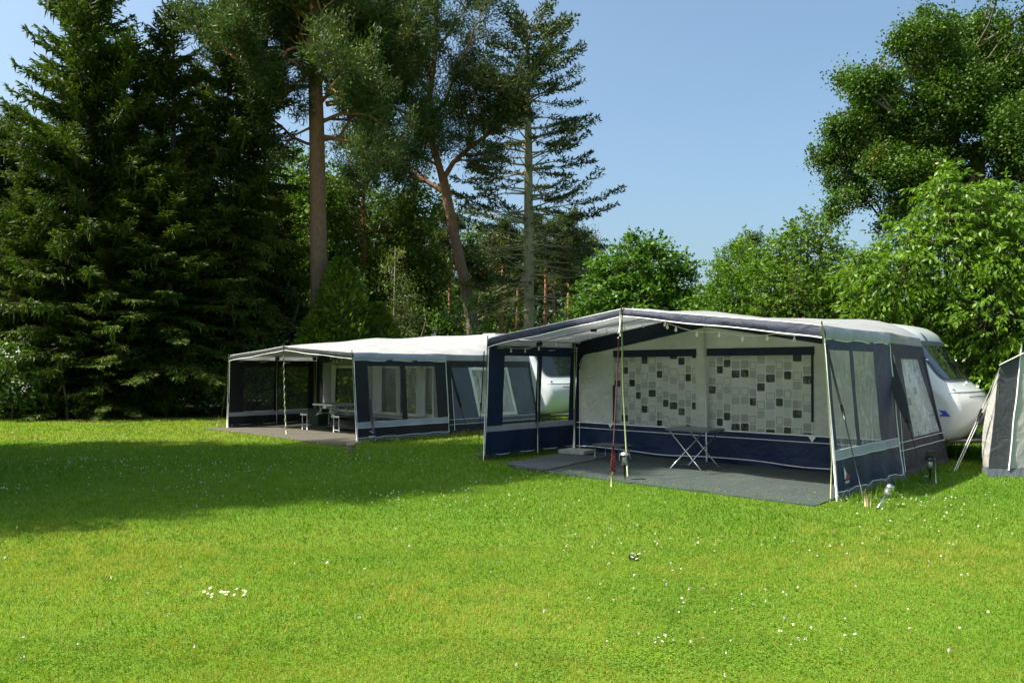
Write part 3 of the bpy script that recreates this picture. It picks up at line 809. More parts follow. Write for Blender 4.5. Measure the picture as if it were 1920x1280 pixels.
# ------------------------------------------------------------------ charcoal awning on the left-hand pitch
P2 = dict(m_roof='roof2', D=2.68, A=3.35, Wd=5.92, uc=2.92, zp0=2.16, zp1=2.43, zp2=2.60, zt=1.96, ze=1.79, fv0=.10, fv1=.14, m_val=M['char'], m_side=M['char'],
          fr=(5.92,), vm=1.40, zb=(.32, .43), win=((.40, 1.32, 1.46, 2.42), (.36, 1.27, 1.42, 2.33)), wz1=1.67, k=3.0,
          m_vinyl_l=M['vinyl_dark'], m_vinyl_r=M['vinyl'])
aw2, U2, pole2 = make_awning(P2, T2, 'charcoal grey caravan awning with open canopy over picnic benches by the dark trees', 'charcoal')
def front_wall2():
    D = P2['D']; root = aw2; uL, uR = .10, 5.75
    def top(u):
        x = (u - P2['uc']) / (P2['uc'] - .1 if u < P2['uc'] else 5.78 - P2['uc'])
        return roof_z(P2, max(-1, min(1, x)), D) - .015
    def f(u, z, o=0): return (u, D + o + .012 * vn(u * 2, z * 2, 5), z)
    q = MB()
    q.sheet(lambda u, z: f(u, z, .004), uL, uR, lambda u: 1.74 + .25 * (1 - abs(u - 2.9) / 2.9), top, 50, 4)
    q.sheet(lambda u, z: f(u, z, .004), uL, .42, .3, 1.76, 3, 10)
    q.sheet(lambda u, z: f(u, z, .004), uL, 5.9, 0, .34, 40, 5)
    q.build('wall_surround', M['char'], root)
    g = MB(); WA, WB = (.92, 2.35), (2.85, 5.35); z0, z1 = .40, 1.70
    for u0, u1 in ((.42, WA[0]), (WA[1], WB[0]), (WB[1], uR)): g.sheet(f, u0, u1, .34, lambda u: 1.74 + .25 * (1 - abs(u - 2.9) / 2.9), 6, 10)
    for u0, u1 in (WA, WB):
        g.sheet(f, u0, u1, z1, lambda u: 1.74 + .25 * (1 - abs(u - 2.9) / 2.9), 12, 2); g.sheet(f, u0, u1, .34, z0, 12, 1)
    fwo = g.build('front_wall', M['midgrey'], root)
    for u0, u1 in (WA, WB):
        q = MB(); q.sheet(lambda u, z: f(u, z, -.004), u0, u1, z0, z1, 10, 8); q.build('window', M['vinyl_dark'], fwo)
        q = MB(); k = .07
        q.sheet(lambda u, z: f(u, z, -.012), u0, u0 + k, z0, z1, 2, 8); q.sheet(lambda u, z: f(u, z, -.012), u1 - k, u1, z0, z1, 2, 8)
        q.sheet(lambda u, z: f(u, z, -.012), u0 + k, u1 - k, z1 - k, z1, 8, 2); q.sheet(lambda u, z: f(u, z, -.012), u0 + k, u1 - k, z0, z0 + k, 8, 2)
        q.build('window_frame', M['white_cloth'], fwo)
    q = MB(); q.tube([f(uL + 5.75 * i / 30, .33, -.012) for i in range(31)], .008, 5); q.build('piping', M['piping'], root)
    def curt(u0, u1, lab, tie=False):
        q = MB(); k = 30; vs = []
        for i in range(k + 1):
            a = i / k
            for j in range(13):
                z = .42 + 1.3 * j / 12
                wd = 1.0 if not tie else .6 + .4 * abs(j / 12 - .35) ** .7
                vs.append(((u1 - u0) * (a if not tie else a * wd), .03 * math.sin(a * 24 + j * .1), z))
        q.add(vs, [(i * 13 + j, (i + 1) * 13 + j, (i + 1) * 13 + j + 1, i * 13 + j + 1) for i in range(k) for j in range(12)], True)
        o = q.build('curtain', M['white_cloth']); o.location = w(T2, u0, D - .06); o.rotation_euler = (0, 0, -T2[2])
        tag(o, lab, 'curtain', 'white curtains in the charcoal awning')
    curt(.97, 1.22, 'white curtain gathered at the left side of the doorway, above the picnic table', True)
    curt(2.92, 3.32, 'white curtain at the left edge of the charcoal awning inner window')
    curt(3.93, 4.08, 'narrow white curtain strip in the middle of the charcoal awning inner window')
    curt(4.72, 5.10, 'wide white curtain at the right of the charcoal awning inner window')
front_wall2()
wrap_side(P2, aw2, M['slate'], M['char'], ((3.72, 5.18), (3.48, 5.0)), (.40, 1.66), False, .10)
wrap_side(P2, aw2, M['slate'], M['char'], ((3.4, 4.5), (3.4, 4.5)), (.40, 1.60), True)
def logo2(v, u_off):
    u = lambda z: side_u(P2, v, z) + .034
    q = MB(); q.add([(u(.3), v - .02, .24), (u(.3), v + .10, .17), (u(.3), v + .16, .20), (u(.3), v + .10, .25)], [(0, 1, 2, 3)]); q.build('logo_patch', M['pink'], aw2)
    q = MB(); q.add([(u(.3), v - .06, .10), (u(.3), v + .16, .10), (u(.3), v + .16, .13), (u(.3), v - .06, .13)], [(0, 1, 2, 3)]); q.build('logo_patch', M['piping'], aw2)
logo2(.30, 0)
caravan(T2, 'white caravan behind the charcoal awning, seen through the left side windows of the navy awning', None, -.05, .95, None, (3.2, 7.0, 2.70), False)

# ------------------------------------------------------------------ carpets
def slab_poly(name, pts, z0, z1, mat, T, label, cat, seg=10):
    q = MB()
    c = Vector((sum(p[0] for p in pts) / len(pts), sum(p[1] for p in pts) / len(pts), 0))
    # bilinear grid over a quad with a thin edge
    A_, B_, C_, D_ = [Vector((p[0], p[1], 0)) for p in pts]
    def f(s, t_):
        p = (A_ * (1 - s) + B_ * s) * (1 - t_) + (D_ * (1 - s) + C_ * s) * t_
        rug = .012 * vn(p.x * 2, p.y * 2.5, 7) + .008 * max(0, math.sin(p.x * 2.3 + 2.2 * p.y + 1.5 * math.sin(p.y * 1.4))) ** 6
        ed = .03 * vn(p.x * 3.1, p.y * 2.2, 9)
        return (p.x - c.x + ed * .5, p.y - c.y + ed, z1 + max(0, rug))
    q.sheet(f, 0, 1, 0, 1, 40, 20)
    ring = [f(i / 40, 0) for i in range(41)] + [f(1, i / 20) for i in range(1, 21)] + [f(1 - i / 40, 1) for i in range(1, 41)] + [f(0, 1 - i / 20) for i in range(1, 20)]
    n = len(ring)
    q.add(ring + [(a, b_, z0) for a, b_, _ in ring], [(i, n + i, n + (i + 1) % n, (i + 1) % n) for i in range(n)])
    o = q.build(name, mat); o.location = w(T, c.x, c.y); o.rotation_euler = (0, 0, -T[2])
    return tag(o, label, cat)
slab_poly('carpet', [(1.1, -.50), (6.03, -.60), (5.98, 2.36), (.6, 2.36)], .0, .018, M['carpet'], T1, 'grey green woven carpet under the navy canopy and the folding table', 'carpet')
slab_poly('mat', [(.72, -.28), (1.75, -.50), (1.42, 1.6), (.42, 1.75)], .019, .034, M['mat'], T1, 'paler blue grey mat at the left end of the carpet beside the paving slab', 'mat')
slab_poly('groundsheet', [(-.45, -.50), (6.3, -.72), (5.85, 2.6), (-.05, 2.6)], .0, .02, M['sheet2'], T2, 'creased brown grey groundsheet under the charcoal canopy and picnic benches', 'groundsheet')

# ------------------------------------------------------------------ furniture and small things
def T1thing(name, u, v, z, label, cat, group=None, T=T1, rz=0): return empty(name, w(T, u, v, z), -T[2] + rz, label, cat, group)

def folding_table():
    r = T1thing('folding_table', 3.27, 1.48, .02, 'small folding camping table with crossed metal legs on the carpet', 'table')
    q = MB()
    for zz, d in ((.625, .80), (.605, .785)): pass
    L, Wd = .80, .60
    pts = []
    for i in range(32):
        a = 2 * math.pi * i / 32; ca, sa = math.cos(a), math.sin(a)
        pts.append((L / 2 * math.copysign(abs(ca) ** .22, ca), Wd / 2 * math.copysign(abs(sa) ** .22, sa)))
    n = 32
    q.add([(a, b_, .60) for a, b_ in pts] + [(a, b_, .632) for a, b_ in pts] + [(a * .985, b_ * .985, .638) for a, b_ in pts],
          [tuple(range(n))[::-1]] + [(i, (i + 1) % n, n + (i + 1) % n, n + i) for i in range(n)] + [(n + i, n + (i + 1) % n, 2 * n + (i + 1) % n, 2 * n + i) for i in range(n)] + [tuple(range(2 * n, 3 * n))])
    q.build('tabletop', M['tabletop'], r)
    for v in (-.28, .28):
        for s in (-1, 1):
            q = MB(); q.tube([(s * -.30, v, .60), (s * .27, v + (.012 if s > 0 else -.012), 0.0)], .011, 8); q.build('leg', M['chrome'], r)
    q = MB(); q.tube([(-.27, -.28, .02), (-.27, .28, .02)], .008, 6); q.build('crossbar', M['chrome'], r)
folding_table()

def footstool():
    r = T1thing('footstool', 1.55, 1.62, .02, 'low grey folding stool behind the red and black rope', 'stool')
    q = MB(); q.box((0, 0, .24), (.62, .36, .03)); q.box((0, 0, .222), (.58, .32, .02)); q.build('seat', M['tabletop'], r)
    for a in (-.25, .25):
        q = MB(); q.tube([(a, -.15, .215), (a * 1.08, -.16, 0), ], .009, 6); q.build('leg', M['steel'], r)
        q = MB(); q.tube([(a, .15, .215), (a * 1.08, .16, 0)], .009, 6); q.build('leg', M['steel'], r)
footstool()
q = MB(); q.box((0, 0, .035), (.56, .45, .06)); q.box((0, 0, .066), (.54, .43, .006))
o = q.build('paving_slab', M['concrete']); o.location = w(T1, .62, 1.80, .036); o.rotation_euler = (0, 0, -T1[2] + .12)
tag(o, 'grey concrete paving slab under the rear canopy pole of the navy awning', 'slab')
pole1([(.45, 1.93, .105), (.43, 1.95, .85)], .02, 'steel'); pole1([(.43, 1.95, .8), (.40, 2.0, 2.1)], .013, 'brass_pole')

def strap(name, a, b_, label, group, wide=.03, thin_from=.45, peg=True, bulge=0.0):
    """black storm strap from a fixing point a down to peg b"""
    a, b_ = Vector(a), Vector(b_)
    r = empty(name, b_, 0, label, 'storm strap', group)
    d = a - b_
    side = Vector((d.y, -d.x, 0)); side = side.normalized() if side.length > 1e-4 else Vector((1, 0, 0))
    cr = Vector((1, 0, 0))
    q = MB(); n = 14; vs = []
    for i in range(n + 1):
        t_ = i / n; p = d * (1 - t_ * thin_from)
        wd = wide * (.6 + .8 * math.sin(math.pi * min(1, t_ * 1.1)) ** 1.0) if bulge else wide
        sag = Vector((0, 0, -.03 * math.sin(math.pi * t_)))
        tw = .3 * math.sin(t_ * 5)
        k = (cr * math.cos(tw) + Vector((0, 1, 0)) * math.sin(tw)) * wd / 2
        vs += [p + sag - k, p + sag + k]
    q.add(vs + [v + Vector((0, .006, 0)) for v in vs], [(2 * i, 2 * i + 1, 2 * i + 3, 2 * i + 2) for i in range(n)] + [(2 * (n + 1) + 2 * i, 2 * (n + 1) + 2 * i + 2, 2 * (n + 1) + 2 * i + 3, 2 * (n + 1) + 2 * i + 1) for i in range(n)])
    q.build('webbing', M['black'], r)
    q = MB(); p = d * (1 - thin_from); q.tube([p, p * .5 + Vector((0, 0, -.01)), d * .05], .006, 6); q.build('cord', M['plastic'], r)
    q = MB(); q.tube([p * 1.06, p * .9], .018, 8); q.build('tensioner', M['plastic'], r)
    if peg:
        q = MB(); q.tube([(0, 0, -.05), (d.x * -.02, d.y * -.02, .10)], .009, 6); q.tube([(-.02, 0, .09), (.03, 0, .105)], .008, 6); q.build('peg', M['steel'], r)
    return r
c1 = lambda u, v, z: w(T1, u, v, z)
strap('storm_strap', c1(5.94, .0, 1.90), at(1622, 946), 'black storm strap from the front right corner of the navy awning', 'black storm straps of the awnings', .03, .42)
strap('storm_strap', c1(5.87, 2.5, 1.84), at(1735, 906), 'broad black storm strap at the rear right corner of the navy canopy', 'black storm straps of the awnings', .13, .55, True, 1)
strap('storm_strap', c1(-.0, -.03, 1.92), at(896, 862), 'thin black storm strap at the front left corner of the navy awning', 'black storm straps of the awnings', .02, .5)
c2 = lambda u, v, z: w(T2, u, v, z)
strap('storm_strap', c2(5.92, .30, .95), at(704, 833), 'black storm strap in front of the charcoal side panel, near its logo', 'black storm straps of the awnings', .06, .7)
strap('storm_strap', c2(5.86, 2.72, 1.72), at(878, 813), 'black storm strap at the rear corner of the charcoal canopy, over slate fabric', 'black storm straps of the awnings', .06, .6)
strap('storm_strap', c2(-.0, .0, 1.60), at(413, 795), 'black storm strap at the far left corner of the charcoal awning', 'black storm straps of the awnings', .05, .5)

def rope():
    p0 = at(1146, 912); r = empty('guy_rope', p0, 0, 'red and black guy rope with bundled end hanging from the canopy peak', 'rope')
    d = w(T1, 2.9, -.05, 2.46) - p0
    q = MB(); k1 = d * .86; q.tube([d, d * .93 + Vector((.008, 0, 0)), k1], .010, 6); q.tube([d + Vector((.03, 0, 0)), k1], .006, 6); q.build('white_cord', M['cord'], r)
    q = MB()
    for a in range(3): q.tube([k1 + Vector((-.03 + .02 * a, 0, .02)), k1 + Vector((.02, -.015, -.01 * a)), k1 + Vector((-.01, .01, -.06))], .010, 6)
    q.build('knot', M['cord'], r)
    q = MB(); q.tube([k1, d * .6, d * .22], .008, 6); q.tube([k1 + Vector((.009, 0, 0)), d * .6 + Vector((.009, 0, 0)), d * .24], .006, 6); q.build('cord', M['darkred'], r)
    q = MB(); e = d * .22
    for a in range(6):
        x_ = -.022 + .009 * a
        q.tube([e + Vector((x_ * .3, 0, -.02)), e + Vector((x_, -.01, -.16)), e + Vector((x_ * 1.2 - .01, -.012, -.34)), e + Vector((x_ * .9 + .015, 0, -.40 + .02 * (a % 3)))], .009, 6)
    q.build('bundle', M['redblack'], r)
    q = MB(); q.tube([(0, 0, -.04), (.012, 0, .19)], [.010, .016], 8); q.build('peg', M['peg_wood'], r)
rope()

def lantern(p, label, h=.30, two=False):
    r = empty('solar_light', p, 0, label, 'solar light', 'solar garden lights')
    q = MB(); q.tube([(0, 0, -.03), (0, 0, h * .55)], .014, 8); q.build('stake', M['plastic'], r)
    q = MB(); q.lathe([(.028, h * .53), (.040, h * .56), (.045, h * .58)], (0, 0, 0), 14); q.build('base', M['plastic'], r)
    q = MB(); q.lathe([(.040, h * .58), (.048, h * .92)], (0, 0, 0), 14); gl_ = q.build('lens', M['clearplastic'], r)
    for k in range(4):
        a = k * math.pi / 2 + .5; q = MB(); q.tube([(.042 * math.cos(a), .042 * math.sin(a), h * .57), (.051 * math.cos(a), .051 * math.sin(a), h * .93)], .005, 5); q.build('rib', M['plastic'], gl_)
    q = MB(); q.lathe([(.072, h * .92), (.070, h * .95), (.045, h * 1.02), (.01, h * 1.05)], (0, 0, 0), 16); q.build('cap', M['steel'] if not two else M['plastic'], r)
    return r
lantern(at(1171, 901), 'solar lantern on a stake before the centre pole of the navy canopy', .40)
l2 = lantern(at(1744, 906), 'square topped solar light standing by the rear right corner of the navy canopy', .36, True)
q = MB(); q.box((0, -.012, .40), (.13, .02, .12), 0, lambda p: (p[0], p[1] + p[2] * -.35, p[2])); q.build('solar_panel', M['lamp_panel'], l2)
q = MB(); q.tube([(.06, 0, .34), (.07, -.03, -.02)], .007, 6); q.build('leg', M['steel'], l2)
def fallen():
    a = at(1645, 953); r = empty('solar_light', a, 0, 'toppled steel solar light leaning over in the clover by the corner', 'solar light', 'solar garden lights')
    d = Vector((.19, .08, .24)).normalized()
    rot = d.to_track_quat('Z', 'Y').to_matrix()
    q = MB(); q.lathe([(.006, -.04), (.013, .02), (.013, .20)], (0, 0, 0), 10, rot); q.build('stake', M['chrome'], r)
    q = MB(); q.lathe([(.02, .20), (.030, .22), (.042, .27)], (0, 0, 0), 14, rot); q.build('lens', M['clearplastic'], r)
    q = MB(); q.lathe([(.045, .27), (.047, .33), (.03, .335)], (0, 0, 0), 14, rot); q.build('cap', M['chrome'], r)
fallen()
q = MB()
for k in range(5):
    q.tube([(.015 * k - .03, 0, -.02), (.012 * k - .03 - .03 * math.sin(k), .02 * math.cos(k * 2), .15 + .03 * (k % 3))], .006, 5)
o = q.build('straw_tuft', M['straw']); o.location = at(1627, 950); tag(o, 'small tuft of dry straw at the peg beside the toppled solar light', 'straw')
q = MB()
for k in range(5):
    q.tube([(.03 * k - .06, 0, -.02), (.05 * k - .10, .03 * math.cos(k * 2), .16 + .06 * (k % 3))], .008, 5)
o = q.build('straw_tuft', M['straw']); o.location = at(411, 798); tag(o, 'tuft of dry straw beside the far left corner of the charcoal awning', 'straw')
q = MB(); q.lathe([(.060, -.02), (.065, .09), (.07, .13), (.085, .14), (.08, .17), (.03, .18)], (0, 0, 0), 12)
o = q.build('stump_post', M['stake_wood']); o.location = at(658, 848); tag(o, 'short wooden stub post in the grass before the charcoal awning', 'post')
q = MB(); q.box((0, 0, .05), (.14, .16, .10)); q.box((.01, 0, .13), (.07, .09, .06)); q.tube([(0, 0, .15), (.03, 0, .22)], .02, 6)
o = q.build('pole_weight', M['plastic']); o.location = at(911, 862); tag(o, 'black weight at the foot of the front left pole, navy awning', 'weight')

def string_lights(T, path, step, label, nmax=40):
    o0 = Vector(w(T, *path[0])); r = empty('string_lights', o0, 0, label, 'string lights', 'fairy lights in the awnings')
    pts = []
    for (a, b_) in zip(path, path[1:]):
        A_, B_ = w(T, *a), w(T, *b_); L = (B_ - A_).length; k = max(2, int(L / .12))
        for i in range(k):
            s = i / k; pts.append(A_ + (B_ - A_) * s - Vector((0, 0, .05 * math.sin(math.pi * s) * min(1, L))) - o0)
    pts.append(w(T, *path[-1]) - o0)
    q = MB(); q.tube(pts, .0055, 5); q.build('cable', M['cord'], r)
    acc = 0; n = 0; first = None
    for a, b_ in zip(pts, pts[1:]):
        acc += (b_ - a).length
        if acc > step and n < nmax:
            acc = 0; n += 1
            if first is None:
                q = MB(); q.lathe([(.006, 0), (.009, -.015), (.009, -.025), (.019, -.045), (.022, -.06), (.015, -.078), (.003, -.083)], (0, 0, 0), 10)
                first = q.build('bulb', M['bulb'], r); first.location = b_
            else:
                c = first.copy(); COL.objects.link(c); c.parent = r; c.location = b_
z1 = lambda x, v: roof_z(P1, x, v) - .06
string_lights(T1, [(.12, .15, 2.02), (.12, 1.28, 2.03), (U1(-.75, 1.3), 1.3, z1(-.75, 1.3)), (U1(-.4, 1.3), 1.3, z1(-.4, 1.3)), (U1(-.05, 1.3), 1.3, z1(-.05, 1.3)), (3.4, .5, 2.28), (4.3, .35, 2.12), (5.15, .3, 2.07), (5.8, .25, 2.06)], .30,
              'white bulb string lights hung under the navy awning canopy')
z2 = lambda x, v: roof_z(P2, x, v) - .06
string_lights(T2, [(U2(-.7, 2.5), 2.5, z2(-.7, 2.5)), (1.6, 2.3, 1.86), (2.3, 2.2, 1.98), (3.0, 2.3, 2.15)], .26, 'short white bulb string lights inside the charcoal awning')
def pole_wrap():
    p = w(T2, 3.0, -.05, 0); r = empty('light_tube', p, 0, 'pale light tube wound round the centre pole of the charcoal canopy', 'light tube', 'fairy lights in the awnings')
    q = MB(); n = 120
    top = w(T2, 2.92, -.05, 2.0) - p
    q.tube([top * (i / n) * 1.0 + Vector((.014 * math.cos(i * .55), .014 * math.sin(i * .55), .05)) for i in range(n + 1)], .0055, 5); q.build('tube', M['cord'], r)
pole_wrap()

def picnic(u, v):
    r = T1thing('picnic_table', u, v, .03, 'folding picnic table with attached bench seats and white metal legs', 'picnic table', None, T2)
    q = MB(); q.box((0, 0, .665), (.86, .66, .03)); q.build('tabletop', M['wood'], r)
    q = MB()
    for a in (-1, 1):
        q.box((a * .44, 0, .665), (.02, .68, .042)); q.box((0, a * .34, .665), (.86, .02, .042))
    q.build('table_rim', M['alu'], r)
    for s in (-1, 1):
        for y in (-.24, .24):
            q = MB(); q.tube([(s * .30, y, .65), (s * .18, y, .45), (s * .45, y, .38)], .013, 6); q.tube([(s * .05, y, .65), (s * .40, y, .40)], .010, 6); q.build('brace', M['alu'], r)
    for s in (-1, 1):
        q = MB(); q.box((s * .72, 0, .395), (.30, .84, .035)); st = q.build('bench_seat', M['tabletop'], r)
        q = MB()
        for y in (-1, 1): q.box((s * .72, y * .43, .395), (.32, .02, .05))
        q.build('bench_rim', M['alu'], r)
        for y in (-.40, .40):
            for x_ in (-.11, .11):
                q = MB(); q.tube([(s * .72 + x_, y, .38), (s * .72 + x_ * 1.05, y, 0)], .014, 8); q.build('leg', M['alu'], r)
            q = MB(); q.tube([(s * .72 - .11, y, .06), (s * .72 + .11, y, .06)], .010, 6); q.build('leg_bar', M['alu'], r)
picnic(2.86, 1.42)
def bundle():
    q = MB(); rng = random.Random(3)
    for k in range(5):
        pts = []
        for i in range(9):
            a = i / 8
            pts.append((-.55 + 1.1 * a, .05 * k - .1 + .05 * math.sin(a * 6 + k), .05 + .05 * math.sin(a * 3.1) + .04 * (k % 3)))
        q.tube(pts, [.03 + .05 * math.sin(math.pi * i / 8) for i in range(9)], 8)
    o = q.build('folded_cover', M['white_cloth'] if False else M['sheet2']); o.location = w(T2, 2.95, 1.65, .03); o.rotation_euler = (0, 0, -T2[2] + .15)
    tag(o, 'brown folded cover lying under the picnic table', 'cover')
bundle()
# storage boxes seen behind the picnic table
q = MB(); q.box((0, 0, .22), (.5, .36, .40)); q.box((0, 0, .44), (.54, .40, .05))
o = q.build('storage_box', plain('dark_green_box', (.02, .05, .03), .5)); o.location = w(T2, .95, 2.2, .022); o.rotation_euler = (0, 0, -T2[2]); tag(o, 'dark green lidded storage box at the back of the charcoal canopy', 'box')

def small_tent():
    """grey storage tent cut by the right edge of the photograph"""
    o0 = at(1850, 893); r = empty('storage_tent', o0, 0, 'grey storage tent with dark front panel at the right edge', 'tent')
    TL = Vector((.22, .05, 1.66)); rise = .30
    Wt, Dp = 2.6, 2.4
    def roofpt(x, y):
        a = x / Wt
        return Vector((TL.x + x + .66 * y, TL.y + y, 1.66 + .42 * math.sin(math.pi * min(1, a))))
    q = MB(); q.sheet(lambda x, y: roofpt(x, y) + Vector((0, 0, .012 * vn(x * 3, y * 3))), 0, Wt, -.03, Dp, 24, 10); q.build('roof', M['midgrey'], r)
    def fp(x, z):
        lean = (1.66 - z) / 1.66
        p = Vector((TL.x * (1 - lean) + x * (1 + 0 * lean) + (.0 if x else 0) + (-.02) * lean, TL.y - .10 * lean + .012 * vn(x * 4, z * 4, 2), z)); return p
    topz = lambda x: roofpt(min(max(x, 0), Wt), 0).z - .004
    q = MB(); q.sheet(fp, 0, .30, .13, topz, 6, 14); q.build('front_panel', M['tent_dark'], r)
    q = MB(); q.sheet(fp, .30, Wt, .13, topz, 20, 14); q.build('front_wall', M['tent_grey'], r)
    q = MB(); q.tube([fp(.30, z) + Vector((0, -.01, 0)) for z in np.linspace(.1, 1.95, 12)], .010, 6); q.tube([roofpt(x, -.03) for x in np.linspace(0, Wt, 20)], .008, 6); q.build('piping', M['piping'], r)
    def sp_(y, z):
        l = (1.66 - z) / 1.66
        return Vector((TL.x + .66 * y - .30 * math.sin(l * 2.0) * min(1, y / .5 + .12) - .04 * l, TL.y + y - .1 * l, z))
    q = MB(); q.sheet(sp_, 0, Dp, .1, 1.66, 16, 14); q.build('side_wall', M['tent_grey'], r)
    q = MB(); q.sheet(lambda x, z: fp(x, z) + Vector((0, .01 - (.15 - z) * .3, 0)), -.02, Wt, 0, .145, 20, 3); q.build('skirt', M['flap'], r)
    q = MB(); q.sheet(lambda y, z: sp_(y, z) + Vector((-(.13 - z) * .3, 0, 0)), 0, Dp, 0, .13, 10, 3); q.build('skirt', M['flap'], r)
    pg = at(1788, 884)
    for k in (0, 1):
        g = empty('guy_line', pg + Vector((.03 * k, 0, 0)), 0, ('pale guy line from the storage tent corner to the grass' if k == 0 else 'second guy line beside it with dark slider near the storage tent'), 'guy line', 'guy lines of the storage tent')
        a = o0 + Vector((TL.x - .01, TL.y - .03, 1.62 - .10 * k)) - (pg + Vector((.03 * k, 0, 0)))
        q = MB(); q.tube([a, a * .5 + Vector((0, 0, -.015)), Vector((0, 0, 0))], .006, 6); q.build('line', M['cord'], g)
        q = MB(); q.tube([a * .50, a * .62], .014, 6); q.build('slider', M['plastic'], g)
        q = MB(); q.tube([(0, 0, -.04), (-.03, 0, .06)], .007, 6); q.build('peg', M['steel'], g)
small_tent()

# ------------------------------------------------------------------ vegetation builders
def unit(v): return v / np.maximum(np.linalg.norm(v, axis=-1, keepdims=True), 1e-9)
def cards(P, Dv, wd, rng, flat=None):
    """leaf shaped quads: base P, length vectors Dv, half width wd"""
    P = np.asarray(P, float); Dv = np.asarray(Dv, float); n = len(P)
    ref = rng.normal(size=(n, 3)) if flat is None else flat + rng.normal(size=(n, 3)) * .35
    Wv = unit(np.cross(Dv, ref)) * np.reshape(wd, (-1, 1))
    m_ = P + Dv * .45
    return np.stack([P, m_ + Wv, P + Dv, m_ - Wv], 1)

class Tree:
    def __init__(s, seed): s.rng = np.random.default_rng(seed); s.wood = MB(); s.Q = []; s.Q2 = []
    def tube(s, pts, rad, n=6): s.wood.tube(pts, rad, n, False)
    def finish(s, name, loc, label, cat, leaf, bark, group=None, rz=0, extra=None, crown='crown'):
        r = empty(name, loc, rz, label, cat, group)
        if s.wood.v: s.wood.build('trunk', bark, r)
        cards_mesh(crown, np.concatenate(s.Q), leaf, r)
        if s.Q2: cards_mesh(extra[0], np.concatenate(s.Q2), extra[1], r)
        return r

def spruce(seed, h, r0, z0=.4, droop=.35, dens=1.0, trunk=.22, hang=.5, inner=.1, top_up=.7, step=.34, pw=.85):
    T = Tree(seed); rng = T.rng
    T.tube([(0, 0, -.1), (0, 0, h * .3), (0, 0, h * .7), (.03, 0, h)], [trunk, trunk * .8, trunk * .4, .015], 8)
    z = z0
    while z < h - .15:
        fr = (z - z0) / (h - z0); L0 = r0 * (1 - fr) ** pw + .22
        for k in range(rng.integers(5, 8)):
            az = rng.uniform(0, 2 * np.pi); L = L0 * rng.uniform(.6, 1.12)
            e = -.22 + (top_up + .22) * fr ** 1.3 + rng.normal() * .08
            o = np.array([np.cos(az), np.sin(az), 0]); sd = np.array([-np.sin(az), np.cos(az), 0])
            n = max(4, int(L / .10 * dens)); t = np.linspace(inner, 1, n)
            bz = L * (np.tan(e) * t - droop * (1 - fr) * t ** 2 + .22 * t ** 3)
            B = o * (L * t)[:, None] + np.array([0, 0, 1]) * (z + rng.uniform(-.12, .12) + bz)[:, None]
            T.tube([(0, 0, z), tuple(B[n // 2]), tuple(B[-1])], [.018 + .006 * L, .012, .003], 4)
            bd = unit(np.gradient(B, axis=0))
            for sg in (-1, 1):
                l = (.16 + .42 * (1 - t) * min(1, L / 2.5) + .06) * rng.uniform(.7, 1.2, n)
                dv = unit(bd * .75 + sd * sg * .85 + np.array([0, 0, -1]) * rng.uniform(0, .45, n)[:, None] + rng.normal(size=(n, 3)) * .12)
                Pb = B + rng.normal(size=(n, 3)) * .02
                T.Q.append(cards(Pb, dv * l[:, None], .022 + .02 * l, rng))
                for f_ in (.25, .5, .75):
                    d2 = unit(dv + bd * .5 + rng.normal(size=(n, 3)) * .5 + np.array([0, 0, -.25]))
                    T.Q.append(cards(Pb + dv * (l * f_)[:, None], d2 * (l * .5 + .05)[:, None], .026 + .01 * l, rng))
            m_ = rng.random(n) < hang
            if m_.any():
                k_ = m_.sum(); dv = np.array([0, 0, -1.]) + rng.normal(size=(k_, 3)) * .22
                T.Q.append(cards(B[m_], dv * rng.uniform(.15, .5, k_)[:, None] * min(1, .4 + L / 3), .035, rng))
            T.Q.append(cards(B[-1:], bd[-1:] * .22, np.array([.035]), rng))
        z += step * rng.uniform(.8, 1.2)
    k = 30; zz = rng.uniform(h - .9, h + .05, k)
    dv = np.stack([rng.normal(size=k) * .6, rng.normal(size=k) * .6, rng.uniform(.2, 1, k)], 1)
    T.Q.append(cards(np.stack([zz * 0, zz * 0, zz], 1), unit(dv) * (.12 + .35 * (h + .1 - zz))[:, None], .03, rng))
    return T

def grow(T, p, d, L, r, lvl, tips, up=.12, wig=.25, kids=(4, 7), spread=.8, shrink=.52):
    rng = T.rng; p = np.array(p, float); d = unit(np.array(d, float)[None])[0]
    n = 5 if lvl else 4; pts = [p.copy()]; dirs = [d.copy()]
    for i in range(n):
        d = unit((d + rng.normal(size=3) * wig + np.array([0, 0, up]))[None])[0]
        p = p + d * L / n; pts.append(p.copy()); dirs.append(d.copy())
    T.tube([tuple(q) for q in pts], list(np.linspace(r, max(.006, r * .35), n + 1)), 5 if r < .05 else 7)
    if lvl == 0:
        for q, dd in list(zip(pts, dirs))[1:]: tips.append((q, dd))
        return
    for i in range(rng.integers(*kids)):
        t_ = rng.uniform(.3, 1); j = min(n - 1, int(t_ * n)); f_ = t_ * n - j
        q = pts[j] * (1 - f_) + pts[j + 1] * f_
        ax = unit(rng.normal(size=(1, 3)))[0]; ax = unit((ax - dirs[j] * ax.dot(dirs[j]))[None])[0]
        grow(T, q, dirs[j] + ax * spread, L * shrink * rng.uniform(.7, 1.25), r * .5, lvl - 1, tips, up, wig, kids, spread, shrink)
    tips.append((pts[-1], dirs[-1]))

